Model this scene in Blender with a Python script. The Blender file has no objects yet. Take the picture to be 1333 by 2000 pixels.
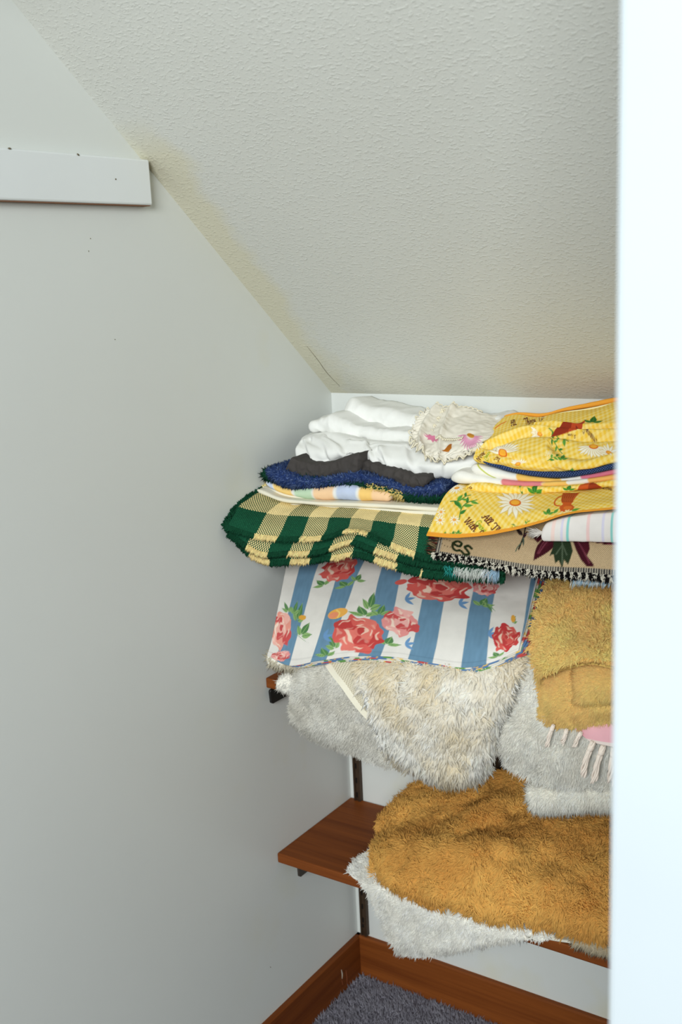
import bpy, math, random
import numpy as np

random.seed(7)
RNG = np.random.default_rng(11)
scene = bpy.context.scene

# ------------------------------------------------------------------ camera, world, light, exposure
YAW, PITCH, ROLL, FPX = math.radians(34.27), math.radians(12.35), math.radians(-2.78), 2121.0
CAM = np.array([1.239, -1.823, 1.55])
_f = np.array([-math.sin(YAW) * math.cos(PITCH), math.cos(YAW) * math.cos(PITCH), -math.sin(PITCH)])
_r0 = np.array([math.cos(YAW), math.sin(YAW), 0.0])
_u0 = np.cross(_r0, _f)
_r = math.cos(ROLL) * _r0 + math.sin(ROLL) * _u0
_u = -math.sin(ROLL) * _r0 + math.cos(ROLL) * _u0

from mathutils import Matrix, Vector
cam_data = bpy.data.cameras.new('camera')
cam = bpy.data.objects.new('camera', cam_data)
scene.collection.objects.link(cam)
cam.matrix_world = Matrix(((_r[0], _u[0], -_f[0], CAM[0]), (_r[1], _u[1], -_f[1], CAM[1]),
                           (_r[2], _u[2], -_f[2], CAM[2]), (0, 0, 0, 1)))
cam_data.sensor_fit = 'VERTICAL'
cam_data.sensor_height = 36.0
cam_data.lens = FPX / 2000.0 * 36.0
cam_data.clip_start = 0.02
cam_data.dof.use_dof = True
cam_data.dof.focus_distance = 1.80
cam_data.dof.aperture_fstop = 5.6
scene.camera = cam

world = bpy.data.worlds.new('room_daylight')
scene.world = world
world.use_nodes = True
world.node_tree.nodes['Background'].inputs[0].default_value = (0.92, 0.975, 1.0, 1)
world.node_tree.nodes['Background'].inputs[1].default_value = 0.30


def area_light(name, loc, target, sx, sy, power, color):
    d = bpy.data.lights.new(name, 'AREA')
    d.shape = 'RECTANGLE'
    d.size, d.size_y, d.energy, d.color = sx, sy, power, color
    o = bpy.data.objects.new(name, d)
    scene.collection.objects.link(o)
    o.location = loc
    o.rotation_euler = (Vector(target) - Vector(loc)).to_track_quat('-Z', 'Y').to_euler()
    return o


# the window of the room behind the photographer
area_light('window_light', (1.7, -3.8, 2.25), (0.4, 0.0, 1.1), 1.4, 1.2, 130.0, (0.945, 0.99, 0.99))

scene.view_settings.view_transform = 'Standard'
scene.view_settings.look = 'None'
scene.view_settings.exposure = 0.0
scene.view_settings.gamma = 1.0
scene.view_settings.use_curve_mapping = False

# ------------------------------------------------------------------ helpers


def lin(c):
    c = np.asarray(c, float) / 255.0
    return np.where(c <= 0.04045, c / 12.92, ((c + 0.055) / 1.055) ** 2.4)


def rgba(c):
    l = lin(c)
    return (l[0], l[1], l[2], 1.0)


def A(px, py, Y):
    """point of the photograph's sight line at depth plane y = Y"""
    d = (px - 666.5) * _r - (py - 1000.0) * _u + FPX * _f
    return CAM + d * ((Y - CAM[1]) / d[1])


def W(x, y, z):
    return np.array([x, y, z], float)


def proj(P):
    q = P - CAM
    z = q @ _f
    return 666.5 + FPX * (q @ _r) / z, 1000.0 - FPX * (q @ _u) / z


_perm = np.random.default_rng(5).permutation(256)
_perm = np.concatenate([_perm, _perm, _perm])
_grad = np.random.default_rng(6).normal(size=(256, 3))
_grad /= np.linalg.norm(_grad, axis=1)[:, None]


def perlin(p):
    p = np.asarray(p, float)
    sh = p.shape[:-1]
    p = p.reshape(-1, 3)
    i = np.floor(p).astype(int)
    f = p - i
    w = f * f * f * (f * (f * 6 - 15) + 10)
    out = np.zeros(len(p))
    for dx in (0, 1):
        for dy in (0, 1):
            for dz in (0, 1):
                h = _perm[_perm[_perm[(i[:, 0] + dx) & 255] + ((i[:, 1] + dy) & 255)] + ((i[:, 2] + dz) & 255)]
                g = _grad[h]
                d = (g * (f - [dx, dy, dz])).sum(1)
                out += d * (w[:, 0] if dx else 1 - w[:, 0]) * (w[:, 1] if dy else 1 - w[:, 1]) * (w[:, 2] if dz else 1 - w[:, 2])
    return (out * 1.5).reshape(sh)


def fbm(p, oct=3):
    p = np.asarray(p, float)
    s = 0
    a = 1.0
    for k in range(oct):
        s = s + a * perlin(p * (2 ** k) + 17.3 * k)
        a *= 0.5
    return s


def spline(pts, n, t=None):
    """chord-length Catmull-Rom through pts (m,...,) -> n samples"""
    pts = np.asarray(pts, float)
    m = len(pts)
    if m == 2:
        s = np.linspace(0, 1, n) if t is None else t
        s = s.reshape((-1,) + (1,) * (pts.ndim - 1))
        return pts[0] * (1 - s) + pts[1] * s
    d = pts[1:] - pts[:-1]
    ch = np.sqrt((d ** 2).sum(-1))
    if ch.ndim > 1:
        ch = ch.mean(tuple(range(1, ch.ndim)))
    ch = np.maximum(ch, 1e-6)
    k = np.concatenate([[0], np.cumsum(ch)])
    k /= k[-1]
    tan = np.zeros_like(pts)
    for i in range(m):
        if i == 0:
            tan[i] = (pts[1] - pts[0]) / (k[1] - k[0])
        elif i == m - 1:
            tan[i] = (pts[-1] - pts[-2]) / (k[-1] - k[-2])
        else:
            tan[i] = ((pts[i + 1] - pts[i]) / (k[i + 1] - k[i]) * (k[i] - k[i - 1]) +
                      (pts[i] - pts[i - 1]) / (k[i] - k[i - 1]) * (k[i + 1] - k[i])) / (k[i + 1] - k[i - 1])
    s = np.linspace(0, 1, n)
    j = np.clip(np.searchsorted(k, s, side='right') - 1, 0, m - 2)
    h = (k[j + 1] - k[j])
    x = (s - k[j]) / h
    sh = (-1,) + (1,) * (pts.ndim - 1)
    x = x.reshape(sh)
    h = h.reshape(sh)
    return ((2 * x ** 3 - 3 * x ** 2 + 1) * pts[j] + (x ** 3 - 2 * x ** 2 + x) * h * tan[j] +
            (-2 * x ** 3 + 3 * x ** 2) * pts[j + 1] + (x ** 3 - x ** 2) * h * tan[j + 1])


def patch(rows, nu, nv):
    R = np.array([spline(np.array(r), nu) for r in rows])
    return spline(R, nv)                                   # (nv, nu, 3)


def normals(P):
    du = np.gradient(P, axis=1)
    dv = np.gradient(P, axis=0)
    n = np.cross(du, dv)
    return n / np.maximum(np.linalg.norm(n, axis=-1, keepdims=True), 1e-9)


def facing(P, N):
    c = CAM - P
    return N if (N * c).sum() > 0 else -N


def gridfaces(nv, nu, off=0, wrapv=False):
    i = np.arange(nv if wrapv else nv - 1)[:, None]
    j = np.arange(nu - 1)[None, :]
    i2 = (i + 1) % nv
    q = np.stack([i * nu + j, i * nu + j + 1, i2 * nu + j + 1, i2 * nu + j], -1).reshape(-1, 4)
    return q + off


def grid_uv(P):
    du = np.linalg.norm(np.diff(P, axis=1), axis=-1).mean(0)
    dv = np.linalg.norm(np.diff(P, axis=0), axis=-1).mean(1)
    u = np.concatenate([[0], np.cumsum(du)])
    v = np.concatenate([[0], np.cumsum(dv)])
    return np.stack(np.meshgrid(u, v), -1)                 # (nv, nu, 2)


ORDER = []


def link(ob, parent=None):
    scene.collection.objects.link(ob)
    ORDER.append(ob)
    if parent is not None:
        ob.parent = parent
    return ob


def mesh_obj(name, V, F, mat, parent=None, uv=None, col=None, smooth=True):
    """F: (n,4) or (n,3) array, or a list of such arrays"""
    V = np.asarray(V, float).reshape(-1, 3)
    Fs = F if isinstance(F, list) else [F]
    me = bpy.data.meshes.new(name)
    me.vertices.add(len(V))
    me.vertices.foreach_set('co', V.astype(np.float32).ravel())
    li = np.concatenate([np.asarray(f).ravel() for f in Fs]).astype(np.int32)
    cnt = np.concatenate([np.full(len(f), np.asarray(f).shape[1]) for f in Fs]).astype(np.int32)
    st = np.concatenate([[0], np.cumsum(cnt)[:-1]]).astype(np.int32)
    me.loops.add(len(li))
    me.polygons.add(len(cnt))
    me.loops.foreach_set('vertex_index', li)
    me.polygons.foreach_set('loop_start', st)
    me.polygons.foreach_set('loop_total', cnt)
    if smooth:
        me.polygons.foreach_set('use_smooth', np.ones(len(cnt), bool))
    if uv is not None:
        l = me.uv_layers.new(name='UVMap')
        l.data.foreach_set('uv', np.asarray(uv, np.float32).reshape(-1, 2)[li].ravel())
    if col is not None:
        a = me.color_attributes.new('Col', 'FLOAT_COLOR', 'POINT')
        c = np.ones((len(V), 4), np.float32)
        c[:, :3] = np.asarray(col).reshape(-1, 3)
        a.data.foreach_set('color', c.ravel())
    me.update(calc_edges=True)
    me.validate()
    if mat is not None:
        me.materials.append(mat)
    return link(bpy.data.objects.new(name, me), parent)


def shell(P, t, coarse=1):
    """outer grid + rim + inner grid; returns verts, faces, src index of each vert in outer grid"""
    nv, nu = P.shape[:2]
    N = facing(P, normals(P))
    flip = (normals(P) * N).sum() < 0
    idx = np.arange(nv * nu).reshape(nv, nu)
    V = [P.reshape(-1, 3)]
    F = [gridfaces(nv, nu)]
    src = [idx.ravel()]
    off = nv * nu
    loop = np.concatenate([idx[0, :], idx[1:, -1], idx[-1, -2::-1], idx[-2:0:-1, 0]])
    ring = P.reshape(-1, 3)[loop] - N.reshape(-1, 3)[loop] * t
    V.append(ring)
    src.append(loop)
    n = len(loop)
    a = np.arange(n)
    b = (a + 1) % n
    F.append(np.stack([loop[a], off + a, off + b, loop[b]], -1))
    off += n
    si = np.unique(np.r_[np.arange(0, nv, coarse), nv - 1])
    sj = np.unique(np.r_[np.arange(0, nu, coarse), nu - 1])
    sub = idx[np.ix_(si, sj)]
    V.append((P - N * t).reshape(-1, 3)[sub.ravel()])
    src.append(sub.ravel())
    F.append(gridfaces(len(si), len(sj), off)[:, ::-1])
    F = np.concatenate(F)
    if flip:
        F = F[:, ::-1]
    return np.concatenate(V), F, np.concatenate(src)


def sheet(name, rows, mat, parent=None, nu=80, nv=60, t=0.003, wr=0.0, wf=(12, 12), coarse=2, seed=0, P=None, paint=None, uvoff=(0, 0)):
    """a cloth laid through control rows; returns object and its outer grid"""
    if P is None:
        P = patch(rows, nu, nv)
    if wr:
        N = facing(P, normals(P))
        q = grid_uv(P)
        d = fbm(np.stack([q[..., 0] * wf[0] + seed * 3.1, q[..., 1] * wf[1] + seed * 1.7, np.full(q.shape[:2], seed * .77)], -1), 3)
        P = P + N * (d * wr)[..., None]
    uv = grid_uv(P) + np.array(uvoff)
    col = None
    if paint is not None:
        pt = Paint(P, uv)
        paint(pt)
        col = pt.col.reshape(-1, 3)
    V, F, src = shell(P, t, coarse)
    ob = mesh_obj(name, V, F, mat, parent, uv.reshape(-1, 2)[src], None if col is None else col[src])
    return ob, P


def slab(name, top, bot, Y, mat, parent=None, depth=0.12, rise=0.0, n=90, m=14, bulge=None, wr=0.0, wf=18.0, seed=0, paint=None, endround=True, backY=None, ridge=0.0):
    """folded cloth: rounded front edge between two traced outlines at depth Y (number or list along the edge), running back by depth"""
    T = spline(np.array(top, float), n)
    B = spline(np.array(bot, float), n)
    Yv = np.full(n, Y) if np.isscalar(Y) else spline(np.array(Y, float)[:, None], n)[:, 0]
    PT = np.array([A(T[i, 0], T[i, 1], Yv[i]) for i in range(n)])
    PB = np.array([A(B[i, 0], B[i, 1], Yv[i]) for i in range(n)])
    th = np.linalg.norm(PT - PB, axis=1)
    a = np.linspace(0, math.pi, 2 * m + 1)
    secs = []
    e = np.linspace(0, 1, n)
    if endround:
        k = np.clip(np.minimum(e, 1 - e) / 0.035, 0, 1)
        k = np.sqrt(1 - (1 - k) ** 2) * 0.85 + 0.15
    else:
        k = np.ones(n)
    mid = (PT + PB) / 2
    h = (PT - PB) / 2 * k[:, None]
    bl = th * 0.5 if bulge is None else np.full(n, bulge)
    nb = 8
    bz = np.linspace(1, 0, nb + 1)[:-1]
    dp = (depth if backY is None else np.maximum(backY - Yv, 0.02))
    dp = np.full(n, dp) if np.isscalar(dp) else dp
    for s in bz:
        secs.append(mid + h + np.stack([0 * e, dp * s, rise * s + 0 * e], -1))
    for q in a:
        secs.append(mid + h * math.cos(q) + np.stack([0 * e, -bl * k * math.sin(q), 0 * e], -1))
    for s in bz[::-1]:
        secs.append(mid - h + np.stack([0 * e, dp * s, rise * s * .5 + 0 * e], -1))
    P = np.array(secs)
    N = normals(P)
    N = facing(P[nb:-nb], N[nb:-nb]) if False else N
    if (N[nb + m] * (CAM - P[nb + m])).sum() < 0:
        N = -N
    if wr:
        d = fbm(P * wf + seed * 7.7, 3)
        P = P + N * (d * wr)[..., None]
    if ridge:
        # crisp creases: folded noise stretched along the depth of the cloth
        qn = P * np.array([wf, wf * .45, wf]) + seed * 5.3
        d = 1 - 2.4 * np.abs(perlin(qn)) + 0.5 * (1 - 2.4 * np.abs(perlin(qn * 2.3 + 9)))
        P = P + N * (d * ridge)[..., None]
    uv = grid_uv(P)
    col = None
    nv, nu = P.shape[:2]
    if paint is not None:
        pt = Paint(P, uv)
        paint(pt)
        col = pt.col.reshape(-1, 3)
    V = P.reshape(-1, 3)
    F4 = gridfaces(nv, nu, 0, True)
    idx = np.arange(nv * nu).reshape(nv, nu)
    c0, c1 = len(V), len(V) + 1
    V = np.concatenate([V, P[:, 0].mean(0)[None], P[:, -1].mean(0)[None]])
    i = np.arange(nv)
    i2 = (i + 1) % nv
    t0 = np.stack([idx[i, 0], idx[i2, 0], np.full(nv, c0)], -1)
    t1 = np.stack([idx[i2, -1], idx[i, -1], np.full(nv, c1)], -1)
    uvv = np.concatenate([uv.reshape(-1, 2), uv[:1, 0], uv[:1, -1]])
    if col is not None:
        col = np.concatenate([col, col[:1], col[-1:]])
    ob = mesh_obj(name, V, [F4, t0, t1], mat, parent, uvv, col)
    return ob, P, N


def sample_grid(P, N, count, rng, vlo=0.0, vhi=1.0):
    nv, nu = P.shape[:2]
    a = P[:-1, :-1]
    e1 = P[:-1, 1:] - a
    e2 = P[1:, :-1] - a
    ar = np.linalg.norm(np.cross(e1, e2), axis=-1)
    ii = np.arange(nv - 1)
    ar[(ii < vlo * (nv - 1)) | (ii >= vhi * (nv - 1))] = 0
    pr = ar.ravel() / ar.sum()
    k = rng.choice(len(pr), count, p=pr)
    i, j = k // (nu - 1), k % (nu - 1)
    u, v = rng.random(count)[:, None], rng.random(count)[:, None]
    B = lambda G: (G[i, j] * (1 - u) * (1 - v) + G[i, j + 1] * u * (1 - v) + G[i + 1, j] * (1 - u) * v + G[i + 1, j + 1] * u * v)
    n = B(N)
    return B(P), n / np.maximum(np.linalg.norm(n, axis=1, keepdims=True), 1e-9), (i + v[:, 0]) / (nv - 1), (j + u[:, 0]) / (nu - 1)


def unit(v):
    return v / np.maximum(np.linalg.norm(v, axis=-1, keepdims=True), 1e-9)


def yarns(name, root, mid, tip, w, col, mat, parent, rng, nrm=None, cone=False):
    """three-sided tapering yarn ends root > mid > tip as one mesh"""
    n = len(root)
    ax = unit(tip - root)
    if nrm is not None:
        # pile: closed three-sided strands, shaded softly towards the rug they grow from
        t = unit(np.cross(ax, rng.normal(size=(n, 3))))
        b = np.cross(ax, t)
        w = np.broadcast_to(np.asarray(w, float), (n,))[:, None]
        ds = [t * math.cos(k * 2.0944) + b * math.sin(k * 2.0944) for k in range(3)]
        if cone:
            V = np.stack([root + d * w * .62 for d in ds] + [tip], 1)
            o = (np.arange(n) * 4)[:, None]
            tr = np.concatenate([o + np.array([[k, (k + 1) % 3, 3]]) for k in range(3)])
            own = np.stack(ds + [ax], 1)
        else:
            V = np.stack([root] + [mid + d * w * .55 for d in ds] + [tip], 1)
            o = (np.arange(n) * 5)[:, None]
            tr = np.concatenate([o + np.array([[1 + k, 1 + (k + 1) % 3, 4]]) for k in range(3)] + [o + np.array([[1 + (k + 1) % 3, 1 + k, 0]]) for k in range(3)])
            own = np.stack([nrm] + ds + [ax], 1)
        ob = mesh_obj(name, V, tr, mat, parent, None, np.repeat(col[:, None], V.shape[1], 1).reshape(-1, 3))
        nn = unit(own * (1.15 if cone else 0.85) + nrm[:, None]).reshape(-1, 3)
        at = ob.data.attributes.new('custom_normal', 'FLOAT_VECTOR', 'POINT')
        at.data.foreach_set('vector', nn.astype(np.float32).ravel())
        ob['kind'] = 'stuff'
        return ob
    t = unit(np.cross(ax, rng.normal(size=(n, 3))))
    b = np.cross(ax, t)
    V = np.zeros((n, 7, 3))
    w = np.broadcast_to(np.asarray(w, float), (n,))[:, None]
    for k in range(3):
        c, s = math.cos(k * 2.0944), math.sin(k * 2.0944)
        d = t * c + b * s
        V[:, k] = root + d * w * 0.5
        V[:, 3 + k] = mid + d * w * 0.5
    V[:, 6] = tip
    o = (np.arange(n) * 7)[:, None]
    q = np.concatenate([o + np.array([[k, (k + 1) % 3, 3 + (k + 1) % 3, 3 + k]]) for k in range(3)])
    tr = np.concatenate([o + np.array([[3 + k, 3 + (k + 1) % 3, 6]]) for k in range(3)])
    c = np.repeat(col[:, None], 7, 1).reshape(-1, 3)
    ob = mesh_obj(name, V, [q, tr], mat, parent, None, c)
    ob['kind'] = 'stuff'
    return ob


def pile(name, P, N, count, L, w, colfn, mat, parent, seed=1, comb=(0, 0, -0.5), swirl=0.8, sf=45.0, rnd=0.35, up=0.8, vlo=0, vhi=1, lvar=0.3, fine=0.0, cone=True):
    """rug pile: yarn ends growing out of the surface, leaning together in locks"""
    rng = np.random.default_rng(seed)
    p, n, v, u = sample_grid(P, N, count, rng, vlo, vhi)
    s = np.stack([perlin(p * sf + k * 31.7 + seed) for k in range(3)], -1)
    if fine:
        s = s + fine * np.stack([perlin(p * sf * 2.7 + k * 13.1 + seed) for k in range(3)], -1)
    d = unit(n * up + np.array(comb) + s * swirl + rng.normal(size=p.shape) * rnd * 0.5)
    bad = (d * n).sum(1) < 0.12
    d[bad] = unit(d[bad] + n[bad] * (0.3 - (d * n).sum(1)[bad])[:, None])
    ll = L * (1 + lvar * rng.normal(size=count)).clip(0.4, 1.8)[:, None]
    mid = p + (d * 0.6 + n * 0.25) * ll * 0.6
    tip = p + d * ll + np.array([0, 0, -0.12]) * ll + rng.normal(size=p.shape) * ll * 0.06
    col = colfn(p, rng)
    return yarns(name, p - n * 0.001, mid, tip, w * (1 + 0.25 * rng.normal(size=count)).clip(0.5, 1.6), col, mat, parent, rng, n, cone)


def tone(base, alt, amt=0.35, f=14.0, jit=0.06, seed=0.0, thr=0.0):
    b, a = lin(base), lin(alt)

    def fn(p, rng):
        k = np.clip(0.5 + 0.9 * fbm(p * f + seed, 2) - thr, 0, 1)[:, None] * amt
        k = np.clip(k + rng.normal(size=(len(p), 1)) * 0.08, 0, 1)
        c = b * (1 - k) + a * k
        return np.clip(c * (1 + jit * rng.normal(size=(len(p), 1))), 0, 1)
    return fn


def fringe(name, edge, outdir, count, L, w, colfn, mat, parent, seed=3, rnd=0.25, droop=0.5, per=1):
    """yarn ends along an edge polyline (n,3); outdir (n,3) or a vector; colfn(param)->(n,3)"""
    rng = np.random.default_rng(seed)
    E_ = np.asarray(edge)
    d = np.concatenate([[0], np.cumsum(np.linalg.norm(np.diff(E_, axis=0), axis=1))])
    s = np.sort(rng.random(count)) * d[-1] if per == 1 else (np.repeat((np.arange(count // per) + .5) / (count // per), per) + rng.normal(size=count // per * per) * .25 / (count // per)).clip(0, 1) * d[-1]
    n = len(s)
    root = np.stack([np.interp(s, d, E_[:, k]) for k in range(3)], -1)
    O = np.asarray(outdir)
    if O.ndim == 1:
        dirs = np.repeat(O[None], n, 0)
    else:
        dirs = np.stack([np.interp(s, d, O[:, k]) for k in range(3)], -1)
    dirs = unit(unit(dirs) + rng.normal(size=(n, 3)) * rnd)
    ll = L * (1 + .25 * rng.normal(size=n)).clip(.4, 1.7)[:, None]
    mid = root + dirs * ll * 0.55
    tip = mid + unit(dirs + np.array([0, 0, -droop]) + rng.normal(size=(n, 3)) * rnd) * ll * 0.5
    return yarns(name, root - dirs * 0.004, mid, tip, w, colfn(s / d[-1], rng), mat, parent, rng)


def box(name, lo, hi, mat, parent=None, bev=0.0, seg=2):
    import bmesh
    bm = bmesh.new()
    bmesh.ops.create_cube(bm, size=1)
    lo, hi = np.array(lo, float), np.array(hi, float)
    for v in bm.verts:
        v.co = Vector((lo + hi) / 2 + np.array(v.co) * (hi - lo))
    if bev:
        bmesh.ops.bevel(bm, geom=list(bm.edges), offset=bev, segments=seg, affect='EDGES', profile=0.5)
    me = bpy.data.meshes.new(name)
    bm.to_mesh(me)
    bm.free()
    if mat:
        me.materials.append(mat)
    return link(bpy.data.objects.new(name, me), parent)


def prism(name, poly, axis, lo, hi, mat, parent=None, bev=0.0):
    """extrude polygon (list of 2D) along axis between lo and hi"""
    import bmesh
    bm = bmesh.new()
    oth = [k for k in range(3) if k != axis]
    rings = []
    for c in (lo, hi):
        r = []
        for a, b in poly:
            v = [0, 0, 0]
            v[axis], v[oth[0]], v[oth[1]] = c, a, b
            r.append(bm.verts.new(v))
        rings.append(r)
    n = len(poly)
    bm.faces.new(rings[0])
    bm.faces.new(rings[1][::-1])
    for i in range(n):
        bm.faces.new((rings[0][i], rings[1][i], rings[1][(i + 1) % n], rings[0][(i + 1) % n]))
    bmesh.ops.recalc_face_normals(bm, faces=list(bm.faces))
    if bev:
        bmesh.ops.bevel(bm, geom=list(bm.edges), offset=bev, segments=2, affect='EDGES', profile=0.5)
    me = bpy.data.meshes.new(name)
    bm.to_mesh(me)
    bm.free()
    if mat:
        me.materials.append(mat)
    return link(bpy.data.objects.new(name, me), parent)


def tag(o, label, cat, group=None):
    o['label'] = label
    o['category'] = cat
    if group:
        o['group'] = group
    return o


def struct(o):
    o['kind'] = 'structure'
    return o


def thing(name, label, cat, loc, group=None):
    o = bpy.data.objects.new(name, None)
    o.empty_display_size = 0.02
    o.location = loc
    link(o)
    return tag(o, label, cat, group)


HOSTS = ('backing', 'roll', 'fold', 'woven_layer', 'woven_panel', 'lower_fold', 'back_layer', 'channel', 'linen', 'turned_backing')
SUBPARTS = ('pile', 'chenille_pile', 'fringe', 'edge_pile', 'bound_edge', 'slot', 'screw', 'lace_border', 'binding')


def adopt(root):
    """children were built in world coordinates: keep them in place under the root empty;
    pile, fringe, lace and slots belong to the layer they grow from"""
    host = None
    for c in [k for k in ORDER if k.parent == root]:
        base = c.name.split('.')[0]
        if base in HOSTS:
            host = c
        elif base in SUBPARTS and host is not None:
            c.parent = host
    bpy.context.view_layer.update()
    inv = Matrix.Translation(-root.location)
    for c in root.children:
        c.matrix_parent_inverse = inv


# ------------------------------------------------------------------ materials


class NT:
    def __init__(self, name, rough=0.8, spec=0.3):
        self.m = bpy.data.materials.new(name)
        self.m.use_nodes = True
        self.t = self.m.node_tree
        self.b = self.t.nodes['Principled BSDF']
        self.b.inputs['Roughness'].default_value = rough
        self.b.inputs['Specular IOR Level'].default_value = spec

    def n(self, typ, **kw):
        nd = self.t.nodes.new(typ)
        for k, v in kw.items():
            setattr(nd, k, v)
        return nd

    def set(self, nd, **kw):
        for k, v in kw.items():
            nd.inputs[k].default_value = v
        return nd

    def l(self, a, b):
        self.t.links.new(a, b)

    def coord(self, kind='Object', scale=(1, 1, 1)):
        tc = self.n('ShaderNodeTexCoord')
        mp = self.n('ShaderNodeMapping')
        mp.inputs['Scale'].default_value = scale
        self.l(tc.outputs[kind], mp.inputs[0])
        return mp.outputs[0]

    def noise(self, vec, scale, detail=3, rough=0.55):
        nd = self.n('ShaderNodeTexNoise')
        self.set(nd, Scale=scale, Detail=detail, Roughness=rough)
        self.l(vec, nd.inputs['Vector'])
        return nd.outputs['Fac']

    def ramp(self, fac, stops):
        nd = self.n('ShaderNodeValToRGB')
        el = nd.color_ramp.elements
        el[0].position, el[0].color = stops[0]
        el[1].position, el[1].color = stops[-1]
        for p, c in stops[1:-1]:
            e = el.new(p)
            e.color = c
        self.l(fac, nd.inputs[0])
        return nd.outputs[0]

    def mix(self, fac, a, b, blend='MIX'):
        nd = self.n('ShaderNodeMix', data_type='RGBA', blend_type=blend)
        for sock, v in ((nd.inputs[0], fac), (nd.inputs[6], a), (nd.inputs[7], b)):
            if isinstance(v, (int, float, tuple)):
                sock.default_value = v
            else:
                self.l(v, sock)
        return nd.outputs[2]

    def math(self, op, a, b=None, c=None):
        nd = self.n('ShaderNodeMath', operation=op)
        for sock, v in zip(nd.inputs, (a, b, c)):
            if v is None:
                continue
            if isinstance(v, (int, float)):
                sock.default_value = v
            else:
                self.l(v, sock)
        return nd.outputs[0]

    def bump(self, h, strength=0.3, dist=0.001):
        nd = self.n('ShaderNodeBump')
        self.set(nd, Strength=strength, Distance=dist)
        self.l(h, nd.inputs['Height'])
        self.l(nd.outputs[0], self.b.inputs['Normal'])

    def color(self, c):
        if isinstance(c, tuple):
            self.b.inputs['Base Color'].default_value = c
        else:
            self.l(c, self.b.inputs['Base Color'])


def m_paint(name, c, rough=0.6):
    k = NT(name, rough, 0.35)
    v = k.coord()
    n1 = k.noise(v, 2.5, 4)
    c2 = tuple(x * 0.94 for x in rgba(c)[:3]) + (1,)
    k.color(k.ramp(n1, [(0.35, rgba(c)), (0.7, c2)]))
    k.bump(k.noise(v, 260, 2), 0.08, 0.0006)
    return k.m


def m_wood(name, dark, light, axis=0):
    k = NT(name, 0.55, 0.15)
    sc = [38, 38, 38]
    sc[axis] = 1.6
    v = k.coord(scale=tuple(sc))
    n1 = k.noise(v, 1.0, 5, 0.6)
    sc2 = [190, 190, 190]
    sc2[axis] = 5
    n2 = k.noise(k.coord(scale=tuple(sc2)), 1.0, 3, 0.6)
    s = k.math('ADD', k.math('MULTIPLY', n1, 0.7), k.math('MULTIPLY', n2, 0.3))
    k.color(k.ramp(s, [(0.32, rgba(dark)), (0.68, rgba(light))]))
    k.bump(n2, 0.08, 0.0004)
    return k.m


def m_plain(name, c, rough=0.85, weave=0.0, alt=None, spec=0.2, sheen=0.0):
    k = NT(name, rough, spec)
    v = k.coord()
    n1 = k.noise(v, 6, 3)
    a = rgba(alt) if alt else tuple(x * 0.93 for x in rgba(c)[:3]) + (1,)
    k.color(k.ramp(n1, [(0.35, rgba(c)), (0.7, a)]))
    if weave:
        k.bump(k.noise(v, 900, 1), weave, 0.0004)
    if sheen:
        k.b.inputs['Sheen Weight'].default_value = sheen
    return k.m


def m_attr(name, rough=0.9, weave=0.0, wscale=900.0, spec=0.15):
    k = NT(name, rough, spec)
    at = k.n('ShaderNodeVertexColor')
    at.layer_name = 'Col'
    v = k.coord()
    n = k.noise(v, 40, 3)
    f = k.ramp(n, [(0.3, (0.93, 0.93, 0.93, 1)), (0.7, (1, 1, 1, 1))])
    k.color(k.mix(1.0, at.outputs[0], f, 'MULTIPLY'))
    if weave:
        k.bump(k.noise(v, wscale, 1), weave, 0.0005)
    return k.m


def m_weave(name, cell=0.0016):
    """printed colour on a visible basket weave"""
    k = NT(name, 0.92, 0.1)
    at = k.n('ShaderNodeVertexColor')
    at.layer_name = 'Col'
    u, v = uvnode(k)
    su = k.math('SINE', k.math('MULTIPLY', u, math.pi / cell))
    sv = k.math('SINE', k.math('MULTIPLY', v, math.pi / cell))
    s = k.math('MULTIPLY', su, sv)
    n = k.noise(k.coord(), 500, 2)
    h = k.math('ADD', k.math('MULTIPLY', s, 0.35), k.math('ADD', k.math('MULTIPLY', n, 0.5), 0.25))
    f = k.ramp(h, [(0.15, (0.5, 0.5, 0.5, 1)), (0.75, (1.0, 1.0, 1.0, 1))])
    k.color(k.mix(1.0, at.outputs[0], f, 'MULTIPLY'))
    k.bump(s, 0.6, 0.0008)
    return k.m


def m_yarn(name):
    """dyed yarn that lets some light through"""
    k = NT(name, 0.95, 0.1)
    at = k.n('ShaderNodeVertexColor')
    at.layer_name = 'Col'
    k.color(at.outputs[0])
    tr = k.n('ShaderNodeBsdfTranslucent')
    k.l(at.outputs[0], tr.inputs[0])
    mx = k.n('ShaderNodeMixShader')
    mx.inputs[0].default_value = 0.25
    k.l(k.b.outputs[0], mx.inputs[1])
    k.l(tr.outputs[0], mx.inputs[2])
    k.l(mx.outputs[0], k.t.nodes['Material Output'].inputs[0])
    return k.m


def m_metal(name, c, rough=0.45, metallic=0.7):
    k = NT(name, rough, 0.5)
    k.b.inputs['Metallic'].default_value = metallic
    n = k.noise(k.coord(), 60, 3)
    a = tuple(x * 0.75 for x in rgba(c)[:3]) + (1,)
    k.color(k.ramp(n, [(0.35, rgba(c)), (0.7, a)]))
    return k.m


def uvnode(k):
    tc = k.n('ShaderNodeTexCoord')
    sp = k.n('ShaderNodeSeparateXYZ')
    k.l(tc.outputs['UV'], sp.inputs[0])
    return sp.outputs[0], sp.outputs[1]


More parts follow.
